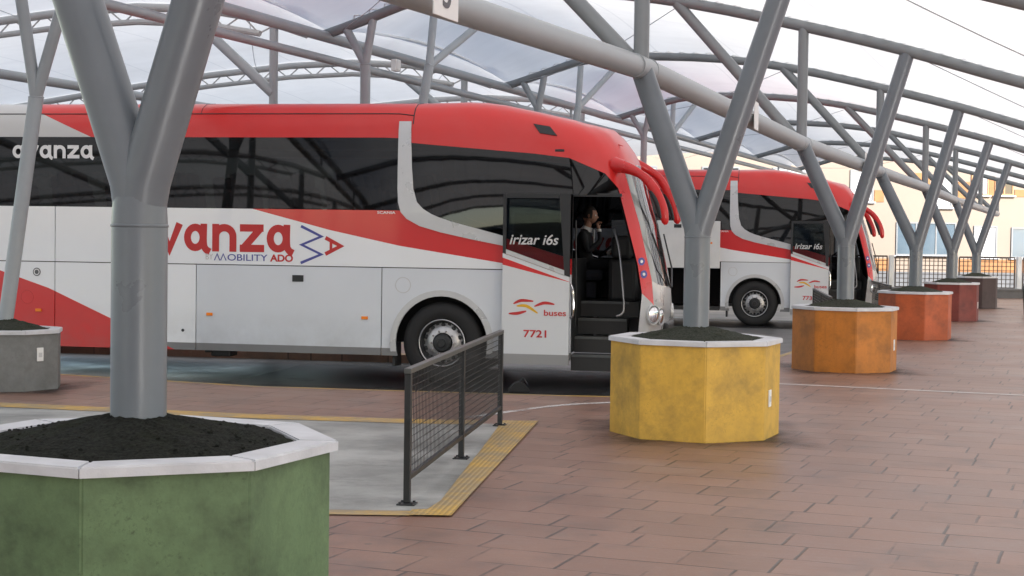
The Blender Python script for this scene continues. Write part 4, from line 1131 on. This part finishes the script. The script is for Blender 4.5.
    # blue band along the bottom of the pocket window behind the door glass
    # ---- side lettering
    bm = B(); glyph_avanza(bm, -4.24, 1.64, 2.27, 0.36, Y - 0.002); obj('wordmark', bm, M['red_flat'], bus)
    bm = B(); glyph_avanza(bm, -5.92, 2.845, 1.17, 0.175, -half_w(2.9) - 0.012); obj('wordmark', bm, M['white_flat'], bus)
    side_text('BY', -3.17, 1.535, 0.10, 0.075, Y, M['grey_flat'], bus, 0.0)
    side_text('OBILITY', -2.87, 1.525, 0.545, 0.085, Y, M['blue_flat'], bus, 0.004)
    bm = B(); stroke(bm, [(-3.05, 1.525), (-3.012, 1.61), (-2.975, 1.525)], 0.014, Y - 0.002); stroke(bm, [(-2.965, 1.525), (-2.93, 1.61), (-2.89, 1.525)], 0.014, Y - 0.002); obj('lettering', bm, M['blue_flat'], bus)
    side_text('ADO', -2.29, 1.52, 0.31, 0.095, Y, M['red_flat'], bus, 0.03)
    side_text('SCANIA', -0.86, 2.155, 0.24, 0.035, Y, M['white_flat'], bus, 0.02)
    bm = B(); stroke(bm, [(-1.875, 1.985), (-1.60, 1.855), (-1.865, 1.745), (-1.60, 1.625), (-1.875, 1.51)], 0.036, Y - 0.002); em = obj('emblem', bm, M['blue_flat'], bus)
    bm = B(); stroke(bm, [(-1.545, 1.84), (-1.34, 1.735), (-1.545, 1.63)], 0.05, Y - 0.002); stroke(bm, [(-1.47, 1.80), (-1.47, 1.67)], 0.036, Y - 0.0035); obj('emblem_tip', bm, M['red_flat'], em)
    # ---- nose: head lamps, stickers, wipers, grille, plates
    for sgn in (-1, 1):
        for (th, z, rx, rz) in ((0.72, 0.93, 0.10, 0.11), (0.98, 0.90, 0.09, 0.10)):
            xf = lerp_tab(XF, z); x = xf - 0.5 + 0.5 * math.sin(th) ** (2 / 2.6); y = HW * math.cos(th) ** (2 / 2.6)
            nn = Vector((0.75, 1.0 * 0.6, 0)) if th < 0.8 else Vector((1, 0.35, 0)); nn.normalize()
            mt = Matrix.Translation((x, sgn * y, z)) @ Matrix.Rotation(math.atan2(sgn * nn.y, nn.x), 4, 'Z') @ Matrix.Rotation(R(90), 4, 'Y')
            bm = B(); lathe(bm, [(0, 0.035), (0.5, 0.03), (0.85, 0.018), (1.0, -0.02)], 28, mt @ Matrix.Diagonal((rz, rx, 1, 1))); hl = obj('headlight', bm, M['chrome'], bus, True)
            bm = B(); lathe(bm, [(1.0, 0.0), (1.05, 0.02), (1.12, 0.02), (1.14, -0.02)], 28, mt @ Matrix.Diagonal((rz, rx, 1, 1))); obj('bezel', bm, M['silver'], hl, True)
    for z in (1.60, 1.44):
        th = 0.55; xf = lerp_tab(XF, z); x = xf - 0.5 + 0.5 * math.sin(th) ** (2 / 2.6); y = HW * math.cos(th) ** (2 / 2.6)
        mt = Matrix.Translation((x + 0.004, -y - 0.004, z)) @ Matrix.Rotation(R(-52), 4, 'Z') @ Matrix.Rotation(R(90), 4, 'Y')
        bm = B(); lathe(bm, [(0.05, 0), (0.05, 0.004), (0, 0.005)], 24, mt); sk = obj('sticker', bm, M['blue_flat'], bus)
        bm = B(); lathe(bm, [(0.02, 0.006), (0.02, 0.007), (0.0, 0.0075)], 12, mt); obj('sticker_mark', bm, M['white_flat'], sk)
    bm = B()
    for sgn in (-1, 1): tube(bm, [(2.80, sgn * 0.1, 1.25), (2.76, sgn * 0.55, 1.5), (2.62, sgn * 0.85, 1.95)], 0.012, 6)
    obj('wiper', bm, M['black'], bus)
    bm = B(); box(bm, (2.70, -0.45, 0.62), (2.815, 0.45, 0.80), 0.03); obj('grille', bm, M['black'], bus)
    # roof details
    iq = NS - 1; A0, A1 = HALF[iq - 0], HALF[iq - 1]
    def sp(fu, fr):
        r0 = 5 + int(fr); f = fr - int(fr)
        p = A1[r0].lerp(A0[r0], fu).lerp(A1[r0 + 1].lerp(A0[r0 + 1], fu), f); return p
    bm = B(); c4 = [sp(0.45, 2.0), sp(0.95, 2.0), sp(0.95, 2.9), sp(0.45, 2.9)]
    n4 = (c4[1] - c4[0]).cross(c4[3] - c4[0]).normalized(); n4 = n4 if n4.y < 0 else -n4
    lo4 = [bm.verts.new(p - n4 * 0.004) for p in c4]; hi4 = [bm.verts.new(p + n4 * 0.014) for p in c4]
    bm.faces.new(hi4); bm.faces.new(lo4)
    for i in range(4): bm.faces.new((lo4[i], lo4[(i + 1) % 4], hi4[(i + 1) % 4], hi4[i]))
    obj('roof_lamp', bm, M['black'], bus)
    bm = B(); box(bm, (1.42, -1.24, 2.955), (1.54, -1.19, 2.99), 0.008); obj('roof_lamp', bm, M['black'], bus)
    bm = B(); tube(bm, [(1.90, -0.75, 3.10), (2.06, -0.75, 3.11), (2.22, -0.75, 3.06)], [0.05, 0.035, 0.008], 12, True, 0.5); obj('roof_fin', bm, M['red_gloss'], bus, True)
    # rabbit-ear mirrors
    for sgn in (-1, 1):
        pts = smooth_line([(2.16, sgn * 1.10, 2.80), (2.30, sgn * 1.20, 2.77), (2.45, sgn * 1.27, 2.71), (2.58, sgn * 1.31, 2.62), (2.69, sgn * 1.33, 2.48), (2.78, sgn * 1.33, 2.29), (2.83, sgn * 1.33, 2.06)] if sgn < 0 else
                          [(1.95, 1.00, 2.97), (2.12, 1.18, 2.95), (2.30, 1.28, 2.88), (2.49, 1.32, 2.75), (2.63, 1.33, 2.52), (2.73, 1.33, 2.28), (2.77, 1.33, 2.10)], 5)
        rs = [lerp_tab([(0, 0.085), (0.18, 0.060), (0.4, 0.043), (0.65, 0.050), (0.88, 0.050), (0.96, 0.038), (1, 0.014)], i / (len(pts) - 1)) for i in range(len(pts))]
        bm = B(); tube(bm, pts, rs, 18, True, 1.25); mi = obj('mirror_arm', bm, M['red_gloss'], bus, True)
        gp = [(p[0] - 0.045, p[1], p[2]) for p in pts[-11:-2]]
        bm = B(); tube(bm, gp, [0.035 + 0.022 * math.sin(PI * (i + 0.5) / len(gp)) for i in range(len(gp))], 14, True, 0.8); obj('mirror_glass', bm, M['black'], mi, True)
    return bus
make_bus(BP1, 'nearer white and red coach with the driver at the wheel and its front door open', '7721')
make_bus(BP2, 'farther white and red coach with its luggage door raised, behind the nearer coach', '7733', True, -0.20)

# ------------------------------------------------------------------ the driver
def skin_body(name, chains, mat, parent=None, sub=2):
    """chains: list of lists of ((x,y,z), r); first vertex of a later chain may repeat an earlier joint"""
    verts, edges, rad, idx = [], [], [], {}
    for ch in chains:
        prev = None
        for p, r in ch:
            key = tuple(round(q, 3) for q in p)
            if key not in idx: idx[key] = len(verts); verts.append(p); rad.append(r)
            if prev is not None and prev != idx[key]: edges.append((prev, idx[key]))
            prev = idx[key]
    me = bpy.data.meshes.new(name); me.from_pydata(verts, edges, []); o = bpy.data.objects.new(name, me); COL.objects.link(o)
    o.modifiers.new('skin', 'SKIN'); o.modifiers.new('sub', 'SUBSURF').levels = sub; o.modifiers['sub'].render_levels = sub
    if not me.skin_vertices: 
        bpy.context.view_layer.objects.active = o
        bpy.ops.mesh.customdata_skin_add()
    for i, r in enumerate(rad):
        rr = r if isinstance(r, tuple) else (r, r)
        me.skin_vertices[0].data[i].radius = rr
    me.skin_vertices[0].data[0].use_root = True
    dg = bpy.context.evaluated_depsgraph_get(); dg.update()
    nm = bpy.data.meshes.new_from_object(o.evaluated_get(dg))
    COL.objects.unlink(o); bpy.data.objects.remove(o)
    for p in nm.polygons: p.use_smooth = True
    return from_mesh(name, nm, mat, parent)
def make_driver():
    wx, wy = busw(BP1, 1.56, HW + 0.54)
    t = empty('person', (wx, wy, -0.12 + 1.43), -BA)
    tag(t, 'seated coach driver in black suit and white shirt, hand raised to his face', 'person')
    # local: x forward, y to his left, z up from the cushion
    S = 1.0
    hip = (0, 0, 0.10)
    body = skin_body('body', [
        [(hip, (0.15, 0.13)), ((-0.02, 0, 0.28), (0.14, 0.12)), ((0.0, 0, 0.45), (0.16, 0.12)), ((0.02, 0, 0.54), (0.12, 0.09)), ((0.035, 0, 0.60), 0.055), ((0.05, 0, 0.66), 0.05)],
        [((0.0, 0, 0.45), (0.16, 0.12)), ((0.01, -0.19, 0.49), 0.062), ((0.09, -0.25, 0.26), 0.048), ((0.24, -0.12, 0.42), 0.036), ((0.21, -0.07, 0.56), 0.026)],
        [((0.0, 0, 0.45), (0.16, 0.12)), ((0.01, 0.19, 0.49), 0.062), ((0.12, 0.24, 0.25), 0.048), ((0.33, 0.16, 0.25), 0.034)],
        [(hip, (0.15, 0.13)), ((0.10, -0.10, 0.09), 0.095), ((0.46, -0.13, 0.11), 0.068), ((0.50, -0.13, -0.12), 0.05), ((0.52, -0.13, -0.34), 0.04)],
        [(hip, (0.15, 0.13)), ((0.10, 0.10, 0.09), 0.095), ((0.46, 0.13, 0.11), 0.068), ((0.50, 0.13, -0.12), 0.05), ((0.52, 0.13, -0.34), 0.04)],
    ], M['suit'], t)
    # head with nose, brow, chin and ears
    bm = B()
    mt = Matrix.Translation((0.075, 0, 0.765)) @ Matrix.Rotation(R(6), 4, 'Y')
    bmesh.ops.create_uvsphere(bm, u_segments=28, v_segments=20, radius=1.0)
    for v in bm.verts:
        x, y, z = v.co
        x2 = x * 0.098; y2 = y * 0.075; z2 = z * 0.118
        if z < 0: y2 *= 1 - 0.22 * (-z); x2 += 0.010 * (-z) * (1 if x > 0 else 0.3)
        if x > 0.6:
            b = math.exp(-(y / 0.20) ** 2)
            x2 += b * (0.028 * math.exp(-((z + 0.15) / 0.16) ** 2) + 0.010 * math.exp(-((z + 0.5) / 0.08) ** 2) + 0.008 * math.exp(-((z - 0.28) / 0.14) ** 2) + 0.012 * math.exp(-((z + 0.85) / 0.15) ** 2))
            for q in (-0.38, 0.38): x2 -= 0.012 * math.exp(-(((y - q) / 0.16) ** 2 + ((z - 0.06) / 0.12) ** 2))
        v.co = mt @ Vector((x2, y2, z2))
    for sg in (-1, 1): bmesh.ops.create_uvsphere(bm, u_segments=10, v_segments=8, radius=1, matrix=mt @ Matrix.Translation((-0.005, sg * 0.076, -0.005)) @ Matrix.Diagonal((0.018, 0.009, 0.03, 1)))
    tube(bm, [(0.035, 0, 0.58), (0.06, 0, 0.70)], [0.056, 0.052], 16)
    obj('head', bm, M['skin'], t, True)
    bm = B()
    for sg in (-1, 1): bmesh.ops.create_uvsphere(bm, u_segments=10, v_segments=8, radius=0.011, matrix=mt @ Matrix.Translation((0.083, sg * 0.029, 0.008)))
    obj('eye', bm, M['shirt'], t, True)
    bm = B(); bmesh.ops.create_uvsphere(bm, u_segments=24, v_segments=16, radius=1.0)
    for v in list(bm.verts):
        x, y, z = v.co; v.co = mt @ Vector((x * 0.106 - 0.008, y * 0.083, z * 0.125 + 0.004))
    cut = [f for f in bm.faces if (mt.inverted() @ f.calc_center_median()).x > 0.045 and (mt.inverted() @ f.calc_center_median()).z < 0.07 or (mt.inverted() @ f.calc_center_median()).z < -0.045]
    bmesh.ops.delete(bm, geom=cut, context='FACES'); obj('hair', bm, M['hair'], t, True)
    # shirt front and collar, tie
    bm = B(); tube(bm, [(0.03, 0, 0.555), (0.05, 0, 0.61)], [0.085, 0.062], 18); prism(bm, [(-0.045, 0.57), (0.045, 0.57), (0.0, 0.33)], 0.118, 0.130, 'y')
    for v in bm.verts:
        if abs(v.co.y - 0.118) < 1e-4 or abs(v.co.y - 0.130) < 1e-4: v.co = Vector((v.co.y + 0.012, v.co.x, v.co.z))
    obj('shirt', bm, M['shirt'], t)
    bm = B()
    tube(bm, [(0.213, -0.073, 0.54), (0.209, -0.068, 0.575)], 0.034, 14); tube(bm, [(0.31, 0.168, 0.25), (0.345, 0.154, 0.25)], 0.040, 14)
    obj('cuff', bm, M['shirt'], t, True)
    # hands: palm + four fingers + thumb, one at the mouth, one resting on the knee
    def hand(base, fwd, up, side, curl):
        b = Vector(base); f = Vector(fwd).normalized(); u = Vector(up).normalized(); s = f.cross(u).normalized() * side
        def P(a, c, d): return tuple(b + f * a + s * c + u * d)
        root = P(0, 0, 0); palm = P(0.045, 0, 0.0); ch = [[(root, 0.024), (palm, (0.034, 0.016))]]
        for i, L in enumerate((0.070, 0.080, 0.074, 0.058)):
            c = -0.028 + 0.0185 * i
            k0 = P(0.082, c, 0.002)
            ch.append([(palm, (0.034, 0.016)), (k0, 0.0095), (P(0.082 + L * 0.5 * math.cos(curl), c, -L * 0.5 * math.sin(curl)), 0.0085), (P(0.082 + L * (0.5 * math.cos(curl) + 0.45 * math.cos(curl * 2.2)), c, -L * (0.5 * math.sin(curl) + 0.45 * math.sin(curl * 2.2))), 0.0075)])
        ch.append([(palm, (0.034, 0.016)), (P(0.050, -0.040, -0.006), 0.011), (P(0.078, -0.056, -0.02), 0.009)])
        skin_body('hand', ch, M['skin'], t, 1)
    hand((0.208, -0.068, 0.57), (-0.25, 0.25, 1), (-1, 0.2, -0.2), 1, 0.9)
    hand((0.34, 0.155, 0.25), (1, -0.3, -0.25), (0, 0, 1), -1, 0.5)
    bm = B()
    for sg in (-1, 1): box(bm, (0.47, sg * 0.13 - 0.045, -0.405), (0.74, sg * 0.13 + 0.045, -0.33), 0.025)
    obj('shoe', bm, M['black'], t)
make_driver()
# chock on the road below the door
e = empty('wheel_chock', (0.10, 18.72, -0.113), -BA + 0.3); tag(e, 'small black wheel chock on the asphalt below the open coach door', 'wheel chock')
bm = B(); prism(bm, [(-0.13, 0.0), (0.13, 0.0), (0.11, 0.05), (0.06, 0.11), (0.0, 0.13), (-0.07, 0.10), (-0.12, 0.04)], -0.08, 0.08, 'y'); bmesh.ops.bevel(bm, geom=list(bm.edges), offset=0.008, segments=2, affect='EDGES'); obj('chock_body', bm, M['rubber'], e)
bm = B(); tube(bm, smooth_line([(0.0, 0.0, 0.125), (0.05, 0.0, 0.17), (0.10, 0.0, 0.10)], 5), 0.008, 6); obj('chock_handle', bm, M['black'], e, True)
# the papers lying by the wheel
e = empty('paper_sheet', (*busw(BP1, 2.03, HW + 0.20), 1.64), -BA); tag(e, 'white sheet of paper propped on the coach dashboard beside the driver', 'paper')
bm = B(); box(bm, (-0.10, -0.14, 0.0), (0.12, 0.10, 0.003), 0, Matrix.Rotation(R(-28), 4, 'Y')); obj('paper', bm, M['shirt'], e)

# ------------------------------------------------------------------ background
FY = 59.0
fe = empty('fence', (26.0, FY, 0)); tag(fe, 'dark grid fence with white posts in front of the peach building', 'fence')
px = [14.42 + 2.43 * i - 2.43 * 5 for i in range(17)]
for i, x in enumerate(px):
    bm = B(); box(bm, (x - 26 - 0.09, -0.09, 0.0), (x - 26 + 0.09, 0.09, 1.30), 0.01); obj('post', bm, M['panel_white'], fe)
    if i < len(px) - 1:
        a, b = x - 26 + 0.16, px[i + 1] - 26 - 0.16
        bm = B()
        n = 13
        for k in range(n + 1):
            q = a + (b - a) * k / n; r = 0.022 if k in (0, n) else 0.013
            box(bm, (q - r, -r, 0.10), (q + r, r, 1.26))
        for k in range(8):
            z = 0.10 + 1.16 * k / 7; r = 0.03 if k in (0, 7) else 0.013
            box(bm, (a, -0.03 - r, z - r), (b, -0.03 + r, z + r))
        obj('grid_panel', bm, M['fence_wire'], fe)
bm = B(); box(bm, (px[0] - 26, -0.2, -0.02), (px[-1] - 26, 0.2, 0.095)); obj('plinth', bm, M['blind'], fe)
e = empty('low_wall', (20, 51, 0)); tag(e, 'low dark stone kerb wall in front of the fence at the right', 'wall')
bm = B(); box(bm, (-9, -0.25, -0.01), (16, 0.25, 0.24), 0.01); obj('wall', bm, M['stone_dark'], e)
bm = B(); box(bm, (-9.03, -0.28, 0.242), (16.03, 0.28, 0.30), 0.01); obj('coping', bm, M['stone_dark'], e)
# peach building
BY_ = 66.0
pb = empty('building', (24, BY_, 0)); tag(pb, 'sunlit peach rendered building with mixed windows beyond the fence', 'building')
bm = B(); box(bm, (-26, 0, -0.2), (40, 14, 11.5)); obj('wall', bm, M['wall_peach'], pb)
bm = B(); box(bm, (-26.2, -0.25, 11.5), (40.2, 14.2, 11.8), 0.02); obj('roof', bm, M['wall_peach'], pb)
bm = B(); box(bm, (-26, -0.04, -0.1), (40, -0.003, 0.55)); obj('plinth', bm, M['stone_dark'], pb)
def window(x0, x1, z0, z1, pane, frame=M['frame_alu'], mull=2, trans=True):
    x0 -= 24; x1 -= 24
    bm = B(); f = 0.06
    box(bm, (x0, -0.07, z0), (x0 + f, -0.002, z1)); box(bm, (x1 - f, -0.07, z0), (x1, -0.002, z1))
    box(bm, (x0 + f, -0.07, z1 - f), (x1 - f, -0.002, z1)); box(bm, (x0 + f, -0.07, z0), (x1 - f, -0.002, z0 + f))
    for k in range(1, mull): 
        q = x0 + (x1 - x0) * k / mull; box(bm, (q - 0.03, -0.065, z0 + f), (q + 0.03, -0.004, z1 - f))
    wf = obj('window', bm, frame, pb)
    bm = B(); box(bm, (x0 + f, -0.03, z0 + f), (x1 - f, -0.008, z1 - f)); obj('pane', bm, pane, wf)
    bm = B(); box(bm, (x0 - 0.08, -0.16, z0 - 0.06), (x1 + 0.08, -0.002, z0 - 0.004), 0.01); obj('sill', bm, M['coping'], wf)
    return wf
window(16.3, 18.85, 1.25, 2.66, M['pane_blue'], mull=3)
window(13.7, 15.0, 1.2, 2.5, M['blind']); window(11.0, 12.6, 1.2, 2.5, M['blind'])
window(19.6, 20.6, 1.2, 2.55, M['blind'], mull=1); window(21.2, 22.9, 1.2, 2.5, M['pane_blue']); window(24, 26.4, 1.2, 2.6, M['blind'], mull=3)
window(14.3, 15.3, 3.5, 4.85, M['blind'], mull=1); window(17.8, 18.65, 3.3, 4.65, M['blind'], mull=1)
window(19.45, 20.2, 3.85, 5.1, M['blind'], M['frame_ochre'], 1); window(20.45, 21.25, 3.85, 5.15, M['pane_dark'], M['frame_ochre'], 2); window(22.2, 23.6, 3.8, 5.1, M['blind'], M['frame_ochre'])
window(11.0, 12.3, 3.6, 4.9, M['blind']); window(8.0, 9.6, 3.6, 4.9, M['pane_dark']); window(4.5, 6.1, 3.6, 4.9, M['blind'])
for x in (5, 8.5, 12, 15.5, 19, 22.5, 26): window(x, x + 1.5, 6.6, 8.2, M['blind'] if int(x) % 2 else M['pane_dark'])
for (x0, x1, z0, z1) in ((16.95, 17.7, 4.2, 4.75), (15.35, 15.75, 3.5, 4.0), (18.9, 19.4, 3.7, 4.4), (20.22, 20.43, 3.8, 5.2), (21.3, 22.1, 3.8, 4.1), (13.6, 16.1, 0.58, 1.10), (18.95, 23.2, 0.58, 1.12)):
    bm = B(); box(bm, (x0 - 24, -0.035, z0), (x1 - 24, -0.002, z1), 0.004); obj('brick_panel', bm, M['wall_ochre'], pb)
# litter bin at the right edge
e = empty('litter_bin', (12.95, 38.5, 0)); tag(e, 'dark litter bin on the pavement at the right edge of the photo', 'litter bin')
bm = B(); lathe(bm, [(0, 0.0), (0.20, 0.0), (0.21, 0.03), (0.25, 0.60), (0.26, 0.62), (0.255, 0.64)], 24); obj('bin_body', bm, M['black'], e, True)
bm = B(); lathe(bm, [(0.265, 0.643), (0.27, 0.67), (0.24, 0.75), (0.14, 0.82), (0, 0.84)], 24); obj('bin_lid', bm, M['black'], e, True)
# unseen dark block added behind the camera to darken the coach window reflections
hb = empty('station_hall', (4, -30, 0)); tag(hb, 'low dark station hall behind the viewpoint, mirrored in the coach windows', 'building')
bm = B(); box(bm, (-29, -8, -0.1), (46, 0, 4.3)); obj('wall', bm, M['wall_dark'], hb)  # body of the added unseen block
bm = B(); box(bm, (-29.5, -8.4, 4.3), (46.5, 0.8, 4.6)); obj('roof', bm, M['stone_dark'], hb)  # top of the added unseen block
for i in range(15):
    x = -28 + 5 * i
    bm = B(); box(bm, (x, 0.002, 1.0), (x + 3.2, 0.05, 3.0)); wf = obj('window', bm, M['frame_alu'], hb)  # window frame on the added unseen block
    bm = B(); box(bm, (x + 0.1, 0.052, 1.1), (x + 3.1, 0.06, 2.9)); obj('pane', bm, M['pane_dark'], wf)  # pane on the added unseen block
